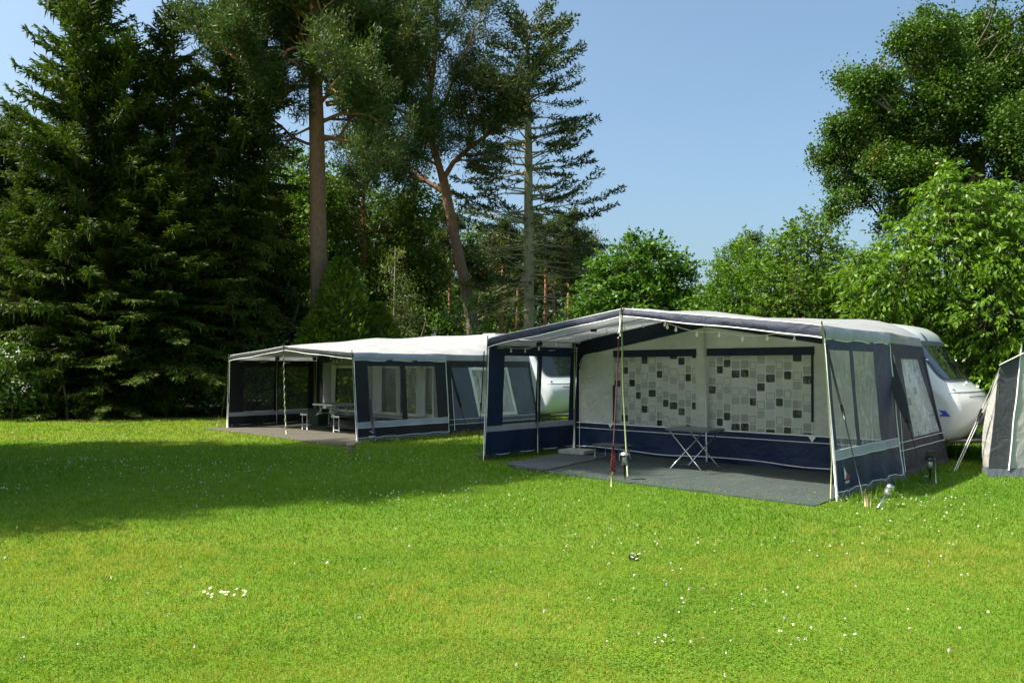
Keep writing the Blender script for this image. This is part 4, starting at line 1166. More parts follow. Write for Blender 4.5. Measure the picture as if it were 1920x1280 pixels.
def tufts(T, tips, n=26, ln=.24, wd=.022, rad=.12, upb=.35):
    rng = T.rng; C = np.array([q for q, _ in tips]); Dd = np.array([d for _, d in tips]); k = len(C)
    C = np.repeat(C, n, 0); Dd = np.repeat(Dd, n, 0)
    dv = unit(rng.normal(size=C.shape) + Dd * .7 + np.array([0, 0, upb]))
    P = C + rng.normal(size=C.shape) * rad
    T.Q.append(cards(P, dv * (ln * rng.uniform(.6, 1.2, len(P)))[:, None], np.full(len(P), wd), rng))

def px_path(pts, Y, dy=0.0):
    o = []
    for i, (px, py) in enumerate(pts): o.append(np.array(pz(px, py, Y + dy * i)))
    return o

def lumps_crown(T, lumps, per=26, cl=.34, leaf=(.13, .05), shell=.55, dens=6.0, droop=0.0, twig=True, gold=0.0, flatn=False, hub=None):
    """leaf clusters scattered through a union of lumps (x,y,z,r[,flat])"""
    rng = T.rng
    for li, L in enumerate(lumps):
        x, y, z, r = L[:4]; fl = L[4] if len(L) > 4 else .85
        k = max(5, int(dens * r * r * 4))
        d = unit(rng.normal(size=(k, 3)))
        rr = r * np.where(rng.random(k) < .72, rng.uniform(.72, 1.06, k), rng.uniform(.2, .8, k))
        C = np.array([x, y, z]) + d * rr[:, None] * np.array([1, 1, fl])
        size = cl * rng.uniform(.6, 1.3, k)
        if twig:
            for i in range(0, k, 3):
                a = np.array([x, y, z]) + (C[i] - np.array([x, y, z])) * .25
                mid = (a + C[i]) / 2 + rng.normal(size=3) * .08
                T.tube([tuple(a), tuple(mid), tuple(C[i])], [.022, .014, .005], 4)
        n = per
        Cc = np.repeat(C, n, 0); dd = np.repeat(d, n, 0); ss = np.repeat(size, n)
        off = rng.normal(size=Cc.shape) * .5
        if flatn: off[:, 2] *= .35
        P = Cc + off * ss[:, None]
        dv = unit(rng.normal(size=Cc.shape) * .8 + dd * .6 + np.array([0, 0, -droop]))
        ln = leaf[0] * rng.uniform(.6, 1.25, len(P))
        Qn = cards(P, dv * ln[:, None], leaf[1] * rng.uniform(.7, 1.2, len(P)), rng, flat=(np.array([0, 0, 1.]) + dd * .5) if flatn else None)
        if gold:
            g = np.repeat(rng.random(k) < gold, n) & (rng.random(len(P)) < .7)
            T.Q2.append(Qn[g]); Qn = Qn[~g]
        T.Q.append(Qn)
        if hub is not None:
            c = np.array([x, y, z]); h = np.array(hub); dh = np.linalg.norm(c - h)
            for q_ in lumps:
                p_ = np.array(q_[:3])
                if np.linalg.norm(p_ - np.array(hub)) < dh * .8 and np.linalg.norm(p_ - c) < np.linalg.norm(h - c): h = p_
            mid = h * .45 + c * .55 + rng.normal(size=3) * .2 - np.array([0, 0, .2 * r])
            T.tube([tuple(h), tuple(mid), tuple(c)], [.05 + .05 * r, .03 + .025 * r, .015], 6)

def sprays(T, C, d, n=11, sl=.55, leaf=(.14, .020), arch=.6, hangl=.8, up=.5):
    """arching twigs carrying two rows of long leaves"""
    rng = T.rng; k = len(C)
    d = unit(d + np.array([0, 0, up]) + rng.normal(size=d.shape) * .35)
    L = sl * rng.uniform(.6, 1.3, k)
    t = np.linspace(.08, 1, n)
    for j, tt in enumerate(t):
        B = C + d * (L * tt)[:, None] + np.array([0, 0, -1.]) * (arch * L * tt * tt)[:, None]
        tang = unit(d + np.array([0, 0, -1.]) * (2 * arch * tt))
        side = unit(np.cross(tang, rng.normal(size=tang.shape)))
        dv = unit(tang * .55 + side * .6 + np.array([0, 0, -hangl]) * rng.uniform(.4, 1.2, k)[:, None])
        ln = leaf[0] * rng.uniform(.7, 1.2, k)
        T.Q.append(cards(B, dv * ln[:, None], np.full(k, leaf[1]), rng))

def shell_points(rng, lumps, dens):
    Cs, Ds = [], []
    for L in lumps:
        x, y, z, r = L[:4]; fl = L[4] if len(L) > 4 else .85
        k = int(dens * r * r * 4); d = unit(rng.normal(size=(k, 3)))
        rr = r * np.where(rng.random(k) < .75, rng.uniform(.7, 1.02, k), rng.uniform(.2, .75, k))
        Cs.append(np.array([x, y, z]) + d * rr[:, None] * np.array([1, 1, fl])); Ds.append(d)
    return np.concatenate(Cs), np.concatenate(Ds)

def X(px, Y): return (px - 960) * Y / 1447

# --- spruces at the left
sp_a = spruce(11, 17.2, 4.5,   .4, droop=.30, dens=1.5, hang=.6, pw=.80, step=.26).finish('spruce_tree', (X(172, 27), 27, 0), 'tallest dark spruce at the left, its top cut by the frame', 'spruce', M['spruce'], M['bark_dark'], 'spruces at the lawn edge')
sp_b = spruce(12, 15.0, 3.1, 1.6, droop=.40, dens=1.3, hang=.75, pw=.86, step=.29).finish('spruce_tree', (X(325, 28.3), 28.3, 0), 'slender spruce with pointed top against the sky, right of the tallest spruce', 'spruce', M['spruce'], M['bark_dark'], 'spruces at the lawn edge')
sp_c = spruce(13, 17.0, 2.9, 3.4, droop=.55, dens=1.3, hang=1.4, pw=.55, step=.36).finish('spruce_tree', (X(447, 29.5), 29.5, 0), 'drooping spruce with hanging twigs and bare visible stem behind the charcoal awning', 'spruce', M['spruce'], M['bark_dark'], 'spruces at the lawn edge')
G = 'spruces at the lawn edge'
dup(sp_a, (X(-70, 29), 29, 0), 2.1, .74, 'lower dark spruce cut by the left edge of the photo', group=G)
dup(sp_a, (X(25, 30.5), 30.5, 0), 1.1, .70, 'dark spruce behind the white flowering bush at the left edge', group=G)
dup(sp_a, (X(70, 27.0), 27.0, 0), 2.7, (.70, .70, .52), 'low bright spruce left of the tallest spruce foot', group=G)
dup(sp_c, (X(255, 29), 29, 0), 1.2, (1.15, 1.15, .82), 'dark spruce with hanging twigs between the tallest and the pointed spruce', group=G)
dup(sp_c, (X(318, 26.8), 26.8, 0), 2.6, (1.1, 1.1, .50), 'low dark spruce with hanging twigs left of the charcoal awning', group=G)
dup(sp_a, (X(215, 26.0), 26.0, 0), 3.6, (.62, .62, .40), 'low green spruce before the tallest spruce, right of the leaning stake', group=G)
dup(sp_b, (X(520, 32), 32, 0), 2.4, (.8, .8, .6), 'shaded spruce just left of the thick pine trunk', group=G)
dup(sp_c, (X(385, 33), 33, 0), .7, .85, 'dim spruce between the pointed spruce and the drooping spruce', group=G)
dup(sp_a, (X(235, 36), 36, 0), 5.0, .8, 'far spruce filling the gap behind the two leftmost spruces', group=G)

# off-frame spruces that throw the long shadow across the lawn
dup(sp_a, (-13.3, 9.0, 0), 1.0, (1.02, 1.02, 1.10), 'tall spruce outside the left edge of the photo, nearest the lawn', group=G)
dup(sp_a, (-16.4, 12.0, 0), 3.0, (1.0, 1.0, 1.06), 'tall spruce outside the left edge of the photo, behind the nearest', group=G)
dup(sp_b, (-12.6, 10.6, 0), .3, .95, 'slim spruce outside the left edge of the photo', group=G)

# --- thick pine
def big_pine():
    Y = 29.0; T = Tree(21); rng = T.rng; x0 = X(597, Y)
    tr = px_path([(600, 640), (597, 450), (594, 250), (590, 120), (588, 0), (592, -120), (600, -260), (600, -330)], Y)
    o = np.array([x0, Y, 0])
    T.tube([(0, 0, -.1)] + [tuple(q - o) for q in tr], [.40, .345, .31, .28, .25, .21, .16, .09, .03], 14)
    tips = []
    man = [([(600, 130), (572, 85), (545, 62), (520, 45)], .16), ([(588, 165), (555, 160), (530, 185), (515, 190)], .07), ([(605, 130), (625, 90), (655, 65)], .09),
           ([(612, 195), (660, 188), (700, 190), (745, 205)], .11), ([(605, 228), (640, 212), (690, 215), (720, 235)], .08),
           ([(585, 238), (550, 255), (525, 285)], .05), ([(605, 120), (650, 95), (710, 85), (760, 70)], .14), ([(600, 70), (560, 20), (500, -10)], .1), ([(596, 120), (560, 90), (500, 90), (440, 60)], .10)]
    for pts, r in man:
        q = px_path(pts, Y, rng.uniform(-.5, .5)); q = [a - o for a in q]; q[0] = q[0] * 1
        T.tube([tuple(a) for a in q], list(np.linspace(r, r * .5, len(q))), 7)
        for j in range(1, len(q)):
            for k in range(3): grow(T, q[j], (q[j] - q[j - 1]) + rng.normal(size=3) * .6, rng.uniform(1.3, 2.2), r * .4, 1, tips, .08, .3, (4, 7), .9)
    for k in range(38):
        z = rng.uniform(10.0, 20.5); az = rng.uniform(-.9, np.pi + .9); L = rng.uniform(2.2, 4.3) * (1 if z < 17 else .75)
        grow(T, (0.05, 0, z), (np.cos(az), np.sin(az), rng.uniform(-.05, .5)), L, .07, 2, tips, .04, .25, (4, 7), .8, .5)
    tufts(T, tips, 42, .23, .018, .16)
    return T.finish('pine_tree', (x0, Y, 0), 'tall pine with thick straight reddish trunk behind the charcoal awning', 'pine', M['pine'], M['bark_pine'], 'tall pines')
bp = big_pine()
dup(bp, (-16.2, 10.4, 0), 1.2, (1, 1, 1.0), 'broad pine outside the left edge of the photo, shading the lawn')
dup(bp, (-13.3, 12.0, 0), 3.4, (.88, .88, 1.02), 'second broad pine outside the left edge of the photo')

def lean_pine():
    Y = 34.0; T = Tree(22); rng = T.rng; o = np.array([X(895, Y), Y, 0])
    P = lambda pts, dy=0: [q - o for q in px_path(pts, Y, dy)]
    T.tube([tuple(q) for q in P([(897, 760), (885, 600), (868, 515), (852, 440), (838, 370), (830, 330)])], [.33, .28, .245, .225, .215, .20], 12)
    tips = []
    limbs = [(P([(830, 335), (820, 300), (808, 262), (805, 190), (815, 110), (818, 40), (815, -40)]), .17), (P([(832, 335), (850, 305), (880, 278), (925, 245), (950, 225)]), .13),
             (P([(835, 362), (808, 345), (768, 322), (725, 280), (680, 235)], .3), .12), (P([(806, 225), (835, 190), (855, 130), (885, 70)], -.3), .08),
             (P([(882, 278), (890, 235), (898, 200)], -.4), .07), (P([(808, 262), (780, 220), (750, 150), (735, 70)], .4), .09), (P([(925, 245), (940, 190), (935, 130)], .5), .06),
             (P([(815, 100), (850, 50), (880, 10)], .3), .07), (P([(815, 120), (770, 60), (740, 20)], -.3), .07)]
    for q, r in limbs:
        T.tube([tuple(a) for a in q], list(np.linspace(r, r * .45, len(q))), 7)
        for j in range(1, len(q)):
            for k in range(3 if j > 1 else 1):
                grow(T, q[j] + (q[j - 1] - q[j]) * rng.uniform(0, .8), (q[j] - q[j - 1]) * .7 + rng.normal(size=3) * .8, rng.uniform(1.3, 2.5), r * .35 + .01, 1, tips, .06, .3, (4, 8), .9)
    tufts(T, tips, 44, .24, .019, .19)
    return T.finish('pine_tree', tuple(o), 'leaning pine with forked stem left of the sparse fir', 'pine', M['pine'], M['bark_pine'], 'tall pines')
lean_pine()

def sparse_fir():
    Y = 36.0; T = Tree(23); rng = T.rng; o = np.array([X(992, Y), Y, 0]); h = 18.3
    T.tube([(0, 0, -.1), (-.02, 0, 6), (-.03, 0, 12), (-.1, 0, 16), (-.15, 0, h)], [.27, .235, .18, .09, .02], 12)
    for i in range(165):
        z = 4.6 + (h - 5.0) * (i / 165) ** .92; fr = (z - 4.6) / (h - 4.6)
        L = (3.75 * (1 - fr) ** .5 + .75) * rng.uniform(.72, 1.08)
        az = rng.uniform(0, 2 * np.pi); oo = np.array([np.cos(az), np.sin(az), 0]); sd = np.array([-oo[1], oo[0], 0])
        n = max(6, int(L / .13)); t = np.linspace(0.0, 1, n); e = -.12 + .5 * fr + rng.normal() * .13; z += rng.normal() * .12
        B = oo * (L * t)[:, None] + np.array([0, 0, 1.]) * (z + L * (e * t - .10 * t * t + .16 * t ** 3))[:, None] + np.cumsum(rng.normal(size=(n, 3)) * .025, 0)
        T.tube([tuple(B[0]), tuple(B[n // 3]), tuple(B[2 * n // 3]), tuple(B[-1])], [.028 + .008 * L, .022, .014, .004], 5)
        start = .50 - .42 * fr ** 2
        if oo[1] < -.35 and abs(oo[0]) < .8 and fr < .62 and rng.random() < .85: continue
        for j in range(1, n):
            for sg in (-1, 1):
                l = (.10 + .85 * (1 - t[j]) * t[j] * min(1.2, L / 3) + .18) * rng.uniform(.6, 1.2)
                d = unit((oo * .8 + sd * sg * .8 + np.array([0, 0, rng.uniform(-.15, .2)]))[None])[0]
                e_ = B[j] + d * l
                if t[j] > .15 and rng.random() < .7: T.tube([tuple(B[j]), tuple(e_)], [.008, .003], 3)
                if t[j] > start or rng.random() < .08:
                    k = 7; f_ = rng.uniform(.1, 1, k)
                    Pn = B[j] + d * (l * f_)[:, None]
                    dv = unit(d * .7 + rng.normal(size=(k, 3)) * .6 + np.array([0, 0, .35]))
                    T.Q.append(cards(Pn, dv * rng.uniform(.12, .28, k)[:, None], np.full(k, .034), rng))
    return T.finish('fir_tree', tuple(o), 'tall sparse fir with bare inner branches against the open sky', 'fir', M['fir'], M['bark_grey'])
sparse_fir()

# --- wood behind: pines
def bg_pine(seed, h, cz):
    T = Tree(seed); rng = T.rng; tips = []
    bx, by = rng.normal() * .3, rng.normal() * .3
    T.tube([(0, 0, -.1), (bx * .4, by * .4, h * .35), (bx, by, h * .7), (bx * 1.2, by, h)], [.17, .14, .10, .02], 8)
    for k in range(20):
        z = rng.uniform(cz, h * .98); az = rng.uniform(0, 2 * np.pi); q = (z / h)
        L = rng.uniform(1.0, 2.2) * (1.15 - .6 * max(0, (z - cz) / (h - cz)))
        grow(T, (bx * q * 1.2, by * q, z), (np.cos(az), np.sin(az), rng.uniform(-.05, .55)), L, .04, 1, tips, .05, .3, (4, 7), .9)
    for k in range(5):
        z = rng.uniform(cz * .5, cz); az = rng.uniform(0, 2 * np.pi); q = z / h
        T.tube([(bx * q, by * q, z), (bx * q + np.cos(az) * .5, by * q + np.sin(az) * .5, z + .1), (bx * q + np.cos(az), by * q + np.sin(az), z + .05)], [.02, .013, .004], 4)
    tufts(T, tips, 16, .30, .034, .17)
    return T
GP = 'slim red pines in the wood behind'
pv = []
for i, (px, Y, h, lab) in enumerate([(685, 40, 15.5, 'pine with orange lit stem right of the thick pine'), (746, 43, 11.0, 'slim pine with bent orange stem behind the pale birch'), (1064, 52, 12.0, 'straight reddish pine between the sparse fir and the hornbeam')]):
    pv.append(bg_pine(31 + i, h, h * (.62 if i else .55)).finish('pine_tree', (X(px, Y), Y, 0), lab, 'pine', M['pine'], M['bark_bgpine'], GP))
spots = [(935, 47, 1, .95, 'slim pine with crooked orange stem left of the sparse fir'), (1020, 50, 2, .93, 'pine just right of the sparse fir trunk'), (1073, 56, 1, 1.02, 'second reddish pine close beside the straight one near the hornbeam'),
         (1040, 60, 2, .95, 'dim pine midway between the fir and the hornbeam'), (968, 58, 1, 1.0, 'reddish pine directly behind the fir trunk'), (842, 46, 2, .9, 'short pine behind the leaning pine stem'), (790, 52, 1, 1.05, 'dim pine between the pale birch and the leaning pine'),
         (900, 64, 2, 1.0, 'far pine right of the leaning pine foot'), (715, 56, 1, 1.15, 'far pine between the orange stem and the birch'), (1105, 66, 2, 1.05, 'far pine crown showing above the left shoulder of the hornbeam'), (640, 50, 0, .8, 'dim pine right of the thick trunk, far back'),
         (560, 48, 0, .85, 'dim pine left of the thick trunk, far back'), (470, 46, 0, .85, 'dim pine behind the drooping spruce'), (345, 50, 0, .85, 'dim pine far behind the pointed spruce'), (1395, 48, 2, .80, 'olive pine crown rising behind the right-hand willow shrubs'),
         (1160, 78, 1, 1.0, 'distant pine behind the hornbeam crown'), (120, 48, 0, .9, 'dim pine far behind the tallest spruce'), (760, 68, 2, 1.1, 'distant pine deep in the wood above the charcoal roof'), (985, 75, 2, 1.1, 'distant pine deep in the wood behind the fir')]
for i, (px, Y, k, sc, lab) in enumerate(spots):
    dup(pv[k], (X(px, Y), Y, 0), i * 1.7, sc, lab, group=GP)

# --- shrubs and small broadleaved trees of the middle ground
def bush(seed, lumps, leaf, mat, name, loc, label, cat, group=None, per=22, cl=.3, dens=7, droop=.1, bark='bark_dark', flatn=False, hub=(0, 0, .3)):
    T = Tree(seed)
    T.tube([(0, 0, -.05), (0, 0, hub[2])], [.09, .07], 8)
    lumps_crown(T, lumps, per, cl, leaf, .5, dens, droop, True, 0, flatn, hub)
    return T.finish(name, loc, label, cat, M[mat], M[bark], group)
GU = 'leafy understorey at the wood edge'
u1 = bush(41, [(0, 0, 1.2, 1.1), (.8, .2, .9, .8), (-.8, -.1, 1.0, .85), (.2, 0, 2.1, .8), (-.4, .3, 1.8, .7)], (.15, .05), 'under', 'shrub', (X(832, 31), 31, 0), 'rounded green shrub left of the leaning pine foot', 'shrub', GU)
u2 = bush(42, [(0, 0, 1.6, .9), (.3, .1, 2.8, .8), (-.4, 0, 3.6, .6), (.7, 0, 1.2, .8), (-.8, 0, 1.1, .8), (.1, 0, 4.3, .4)], (.14, .05), 'under', 'shrub', (X(878, 30), 30, 0), 'tall dark green shrub at the leaning pine foot', 'shrub', GU)
thu = []
def cypress(seed, h, r):
    T = Tree(seed); rng = T.rng; T.tube([(0, 0, 0), (0, 0, h * .8)], [.08, .02], 6)
    k = int(5200 * h / 4); z = h * rng.random(k) ** 1.25; rr = r * (1 - z / h) ** .7 * rng.uniform(.6, 1.1, k) + .08; a = rng.uniform(0, 2 * np.pi, k)
    lump = 1 + .22 * np.sin(a * 5 + z * 4) + .15 * np.sin(a * 3 - z * 7); rr *= lump
    P = np.stack([rr * np.cos(a), rr * np.sin(a), z], 1); d = unit(np.stack([np.cos(a), np.sin(a), rng.uniform(.2, 1.3, k)], 1) + rng.normal(size=(k, 3)) * .35)
    T.Q.append(cards(P, d * rng.uniform(.12, .3, k)[:, None], np.full(k, .045), rng)); return T
t1 = cypress(51, 5.6, 1.7).finish('cypress', (X(640, 28.5), 28.5, 0), 'bright green conical cypress right below the thick pine trunk', 'cypress', M['thuja'], M['bark_dark'], GU)
dup(t1, (X(705, 29), 29, 0), 2.0, (.95, .95, .72), 'lower conical cypress behind the charcoal awning roof', group=GU)
dup(t1, (X(600, 27.6), 27.6, 0), 3.0, (.9, .9, .66), 'dark conical cypress behind the charcoal canopy peak', group=GU)
dup(t1, (X(775, 28.5), 28.5, 0), 4.4, (1, 1, .46), 'low bright green cypress above the charcoal awning roof', group=GU)
def birch():
    T = Tree(53); rng = T.rng
    T.tube([(0, 0, 0), (.1, 0, 3.5), (.15, 0, 7)], [.1, .07, .02], 7)
    L = [(rng.normal() * .35, rng.normal() * .35, z, r_, 1.25) for z, r_ in ((1.6, .8), (2.4, .95), (3.2, .9), (4.1, .85), (4.9, .7), (5.7, .55), (6.4, .38))]
    lumps_crown(T, L, 34, .34, (.085, .026), .5, 13, .9, True)
    return T.finish('birch_tree', (X(735, 34), 34, 0), 'pale weeping birch in the wood above the charcoal roof', 'birch', M['birch'], M['bark_grey'])
birch()
us = [(945, 39, u1, 1.2, 'green shrub at the foot of the sparse fir'), (905, 34, u1, 1.25, 'shrub between the leaning pine and the fir foot'), (1050, 33, u1, 1.15, 'low shrub left of the hornbeam above the navy canopy'), (1012, 41, u2, .8, 'shrub right behind the fir trunk'),
      (800, 36, u2, 1.0, 'shrub right of the pale birch'), (1090, 38, u2, .95, 'upright shrub behind the hornbeam left flank'), (660, 33, u2, 1.3, 'tall shrub between the cypress and the orange pine stem'), (560, 30.5, u2, 1.1, 'shaded shrub left of the thick pine foot'), (485, 27.8, u1, 1.1, 'shaded shrub behind the charcoal awning left side'),
      (400, 26.8, u1, .8, 'dark shrub at the lawn edge left of the charcoal awning'), (330, 26.3, u1, .62, 'low dark shrub at the lawn edge below the pointed spruce'), (268, 26.1, u1, .5, 'low dark shrub right of the leaning stake'), (60, 25.6, u1, .9, 'dark shrub behind the white flowering bush'), (870, 42, u2, 1.4, 'tall far shrub behind the leaning pine'),
      (740, 46, u2, 1.5, 'tall far shrub behind the birch'), (960, 48, u2, 1.3, 'tall far shrub left of the fir, deep in the wood'), (1060, 46, u2, 1.2, 'far shrub between two reddish pines'), (1320, 30, u1, 1.6, 'rounded shrub right of the hornbeam, above the navy ridge'), (1270, 36, u2, 1.1, 'shrub behind the right flank of the hornbeam'),
      (610, 42, u2, 1.7, 'tall dim shrub behind the thick pine'), (530, 40, u2, 1.7, 'tall dim shrub behind the drooping spruce'), (440, 44, u2, 1.7, 'tall dim shrub far behind the charcoal awning corner'), (350, 40, u2, 1.5, 'dim shrub behind the pointed spruce'), (180, 33, u2, 1.2, 'dim shrub behind the tallest spruce'), (1150, 50, u2, 1.4, 'far shrub hidden low behind the hornbeam')]
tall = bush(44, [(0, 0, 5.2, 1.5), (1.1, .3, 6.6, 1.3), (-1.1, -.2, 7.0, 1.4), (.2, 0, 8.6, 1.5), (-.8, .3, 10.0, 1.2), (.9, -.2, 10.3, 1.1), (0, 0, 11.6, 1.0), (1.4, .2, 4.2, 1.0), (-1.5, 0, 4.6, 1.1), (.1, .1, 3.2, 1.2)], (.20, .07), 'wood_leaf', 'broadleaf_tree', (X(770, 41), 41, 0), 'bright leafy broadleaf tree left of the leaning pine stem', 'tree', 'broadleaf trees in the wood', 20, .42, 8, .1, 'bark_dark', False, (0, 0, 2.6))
for i, (px, Y, sc, lab) in enumerate([(570, 37, 1.0, 'tall shaded broadleaf tree close left of the thick pine trunk'), (625, 39, .92, 'shaded broadleaf tree close right of the thick pine trunk'), (655, 43, 1.05, 'leafy broadleaf tree right of the thick pine trunk'), (545, 40, 1.0, 'shaded broadleaf tree left of the thick pine trunk'), (480, 44, 1.1, 'shaded broadleaf tree behind the drooping spruce'),
        (890, 50, .9, 'broadleaf tree in the wood right of the leaning pine stem'), (385, 42, .95, 'dim broadleaf tree between the spruces'), (715, 50, 1.1, 'far broadleaf tree behind the orange pine stem'), (600, 52, 1.2, 'far broadleaf tree behind the thick pine trunk'), (1125, 62, .8, 'far broadleaf tree left behind the hornbeam'),
        (820, 60, .95, 'far broadleaf tree behind the leaning pine crown'), (955, 66, .9, 'far broadleaf tree left of the fir trunk'), (300, 46, .9, 'dim broadleaf tree far behind the pointed spruce'), (60, 44, .8, 'dim broadleaf tree far behind the left edge spruces')]):
    dup(tall, (X(px, Y), Y, 0), i * 1.9, sc, lab, group='broadleaf trees in the wood')
for i, (px, Y, src, sc, lab) in enumerate(us):
    dup(src, (X(px, Y), Y, 0), i * 2.3, sc, lab, group=GU)

# hornbeam with layered sprays
def hornbeam():
    Y = 24.5; T = Tree(61); rng = T.rng; x0 = X(1200, Y); s = Y / 1447
    T.tube([(0, 0, 0), (0, 0, 2.2)], [.14, .09], 8)
    L = []
    for px, py, r in [(1200, 500, 62), (1150, 540, 62), (1255, 545, 58), (1110, 575, 40), (1215, 465, 34), (1250, 490, 40), (1165, 490, 40), (1290, 570, 40), (1200, 580, 80), (1120, 625, 50), (1280, 630, 60), (1180, 640, 70), (1130, 505, 26), (1185, 452, 18), (1284, 505, 22)]:
        p = pz(px, py, Y); L.append((p.x - x0, rng.uniform(-.5, .5), p.z, r * s, .8))
    lumps_crown(T, L, 30, .34, (.13, .052), .5, 15, .15, True, 0, True, (0, 0, 2.0))
    C, d = shell_points(rng, L, 10); sprays(T, C, d, 8, .5, (.12, .045), .2, .1, .5)
    return T.finish('hornbeam_tree', (x0, Y, 0), 'dense bright green hornbeam behind the navy awning peak', 'hornbeam', M['beech'], M['bark_dark'])
hornbeam()

def willowy(seed, lumps_px, Y, label, mat, dens, sl, leaf, arch, hangl, up, name, cat, group=None, stems=6, fill=8, fl=.95):
    T = Tree(seed); rng = T.rng; s = Y / 1447; x0 = X(lumps_px[0][0], Y); L = []
    for px, py, r in lumps_px:
        p = pz(px, py, Y); L.append((p.x - x0, rng.uniform(-.6, .6) * r * s, p.z, r * s, fl))
    for l in L:
        T.tube([(rng.normal() * .15, rng.normal() * .15, 0), (l[0] * .5 + rng.normal() * .1, l[1] * .5, l[2] * .55), (l[0], l[1], l[2] + l[3] * .4)], [.07, .045, .012], 6)
    C, d = shell_points(rng, L, dens); sprays(T, C, d, 11, sl, leaf, arch, hangl, up)
    for i in range(0, len(C), 5):
        c = C[i]; j = int(np.argmin([np.linalg.norm(c - np.array(l[:3])) for l in L])); a = np.array(L[j][:3])
        T.tube([tuple(a * .6 + c * .4), tuple(c), tuple(c + unit(d[i:i + 1] + np.array([0, 0, up]))[0] * sl * .6)], [.013, .009, .003], 4)
    lumps_crown(T, [(a, b_, c, r * .7, f) for a, b_, c, r, f in L], 14, .3, (leaf[0], leaf[1] * 1.3), .5, fill, .4, False)
    return T.finish(name, (x0, Y, 0), label, cat, M[mat], M['bark_dark'], group)
willowy(71, [(1400, 530, 62), (1365, 560, 48), (1430, 480, 40), (1340, 590, 40), (1440, 560, 60), (1395, 620, 70), (1370, 510, 30)], 21.5, 'light green leafy shrub behind the navy ridge, left of the taller willow', 'shrub', 62, .5, (.12, .026), .25, .3, .9, 'willow_shrub', 'shrub', 'leafy shrubs behind the caravans')
willowy(72, [(1510, 500, 58), (1505, 455, 36), (1550, 545, 60), (1470, 560, 55), (1520, 600, 75), (1500, 440, 22), (1540, 480, 36), (1600, 600, 60)], 20.5, 'taller green willow shrub behind the navy awning roof', 'shrub', 62, .55, (.13, .026), .3, .4, .9, 'willow_shrub', 'shrub', 'leafy shrubs behind the caravans')
willowy(73, [(1770, 480, 85), (1780, 390, 52), (1840, 420, 60), (1700, 500, 62), (1660, 530, 55), (1880, 500, 80), (1720, 590, 75), (1830, 590, 90), (1900, 640, 80), (1640, 590, 45), (1770, 350, 28), (1880, 380, 36), (1960, 480, 85), (1960, 620, 90), (1850, 700, 70), (1930, 750, 60), (1610, 505, 26), (1700, 440, 30)], 17.6,
        'large bright cherry with long hanging leaves behind the white caravan nose', 'cherry', 74, .55, (.150, .027), .50, .70, .5, 'cherry_tree', 'cherry tree', None, 8, 9)
willowy(74, [(2010, 700, 90), (1960, 760, 70), (2060, 600, 120)], 16.0, 'dark lower cherry bush behind the storage tent at the right edge', 'cherry', 26, .6, (.16, .024), .7, .8, .4, 'cherry_tree', 'cherry tree', None, 5, 8)

def oak():
    Y = 32.0; T = Tree(81); rng = T.rng; s = Y / 1447; x0 = X(1830, Y); L = []
    for px, py, r in [(1590, 240, 42), (1575, 275, 30), (1625, 165, 42), (1610, 125, 22), (1680, 150, 48), (1668, 95, 22), (1640, 250, 50), (1715, 90, 36), (1735, 35, 14), (1737, 18, 9), (1760, 110, 55), (1810, 70, 55), (1870, 50, 60), (1910, 10, 60),
                      (1600, 330, 34), (1565, 385, 20), (1556, 410, 13), (1640, 335, 45), (1655, 400, 26), (1700, 260, 62), (1700, 350, 50), (1760, 200, 70), (1840, 160, 80), (1900, 150, 85), (1780, 300, 70), (1860, 280, 80), (1930, 280, 85), (1850, 360, 60), (1930, 390, 70), (1990, 200, 90), (2010, 80, 90), (2040, 320, 90), (1960, -30, 70), (1680, 205, 40)]:
        p = pz(px, py, Y); L.append((p.x - x0, rng.uniform(-2.2, 2.2) * (.4 + r / 80), p.z, r * s * .88, .85))
        if px < 1930:
            for k in range(3 if r > 40 else 1):
                a = rng.uniform(0, 2 * np.pi); q_ = pz(px + np.cos(a) * r * .88, py + np.sin(a) * r * .85, Y); L.append((q_.x - x0, rng.uniform(-1.5, 1.5), q_.z, rng.uniform(.18, .42), .8))
    T.tube([(0, 0, -.1), (.05, 0, 3), (0, .1, 7.5), (.1, 0, 11)], [.55, .45, .38, .25], 12)
    lumps_crown(T, L, 60, .46, (.125, .047), .5, 22, .1, True, .012, False, (0, 0, 7.6))
    return T.finish('oak_tree', (x0, Y, 0), 'huge dark green oak in the upper right corner', 'oak', M['oak'], M['bark_oak'], None, 0, ('yellowing_leaves', M['oak_gold']))
oak()

# white flowering bush, small bush, leaning stake at the left edge
def flower_bush():
    T = Tree(91); rng = T.rng; Y = 24.4; x0 = X(25, Y)
    L = [(0, 0, 1.5, .9), (.5, 0, 1.1, .7), (-.7, 0, 1.3, .9), (.2, -.1, .7, .8), (.8, 0, .6, .5), (-.4, 0, 2.0, .6)]
    T.tube([(0, 0, 0), (0, 0, .6)], [.05, .04], 6)
    lumps_crown(T, L, 24, .28, (.13, .05), .5, 10, .1, True, 0, False, (0, 0, .5))
    C, d = shell_points(rng, [(.55, -.25, 1.0, .55), (.25, -.3, 1.85, .45), (.5, -.4, .75, .4), (-.1, -.4, 1.9, .5)], 16)
    m_ = (d[:, 1] < .1) & (d[:, 2] > -.3); C, d = C[m_], d[m_]; n = 9
    P = np.repeat(C, n, 0) + rng.normal(size=(len(C) * n, 3)) * .05
    T.Q2.append(cards(P, unit(rng.normal(size=P.shape) + np.array([0, -.3, .6])) * .05, np.full(len(P), .022), rng, np.tile([0, -.5, 1.], (len(P), 1))))
    return T.finish('flowering_bush', (x0, Y, 0), 'bush with white flower heads at the left edge of the photo', 'bush', M['under'], M['bark_dark'], None, 0, ('flowers', M['flower']))
flower_bush()
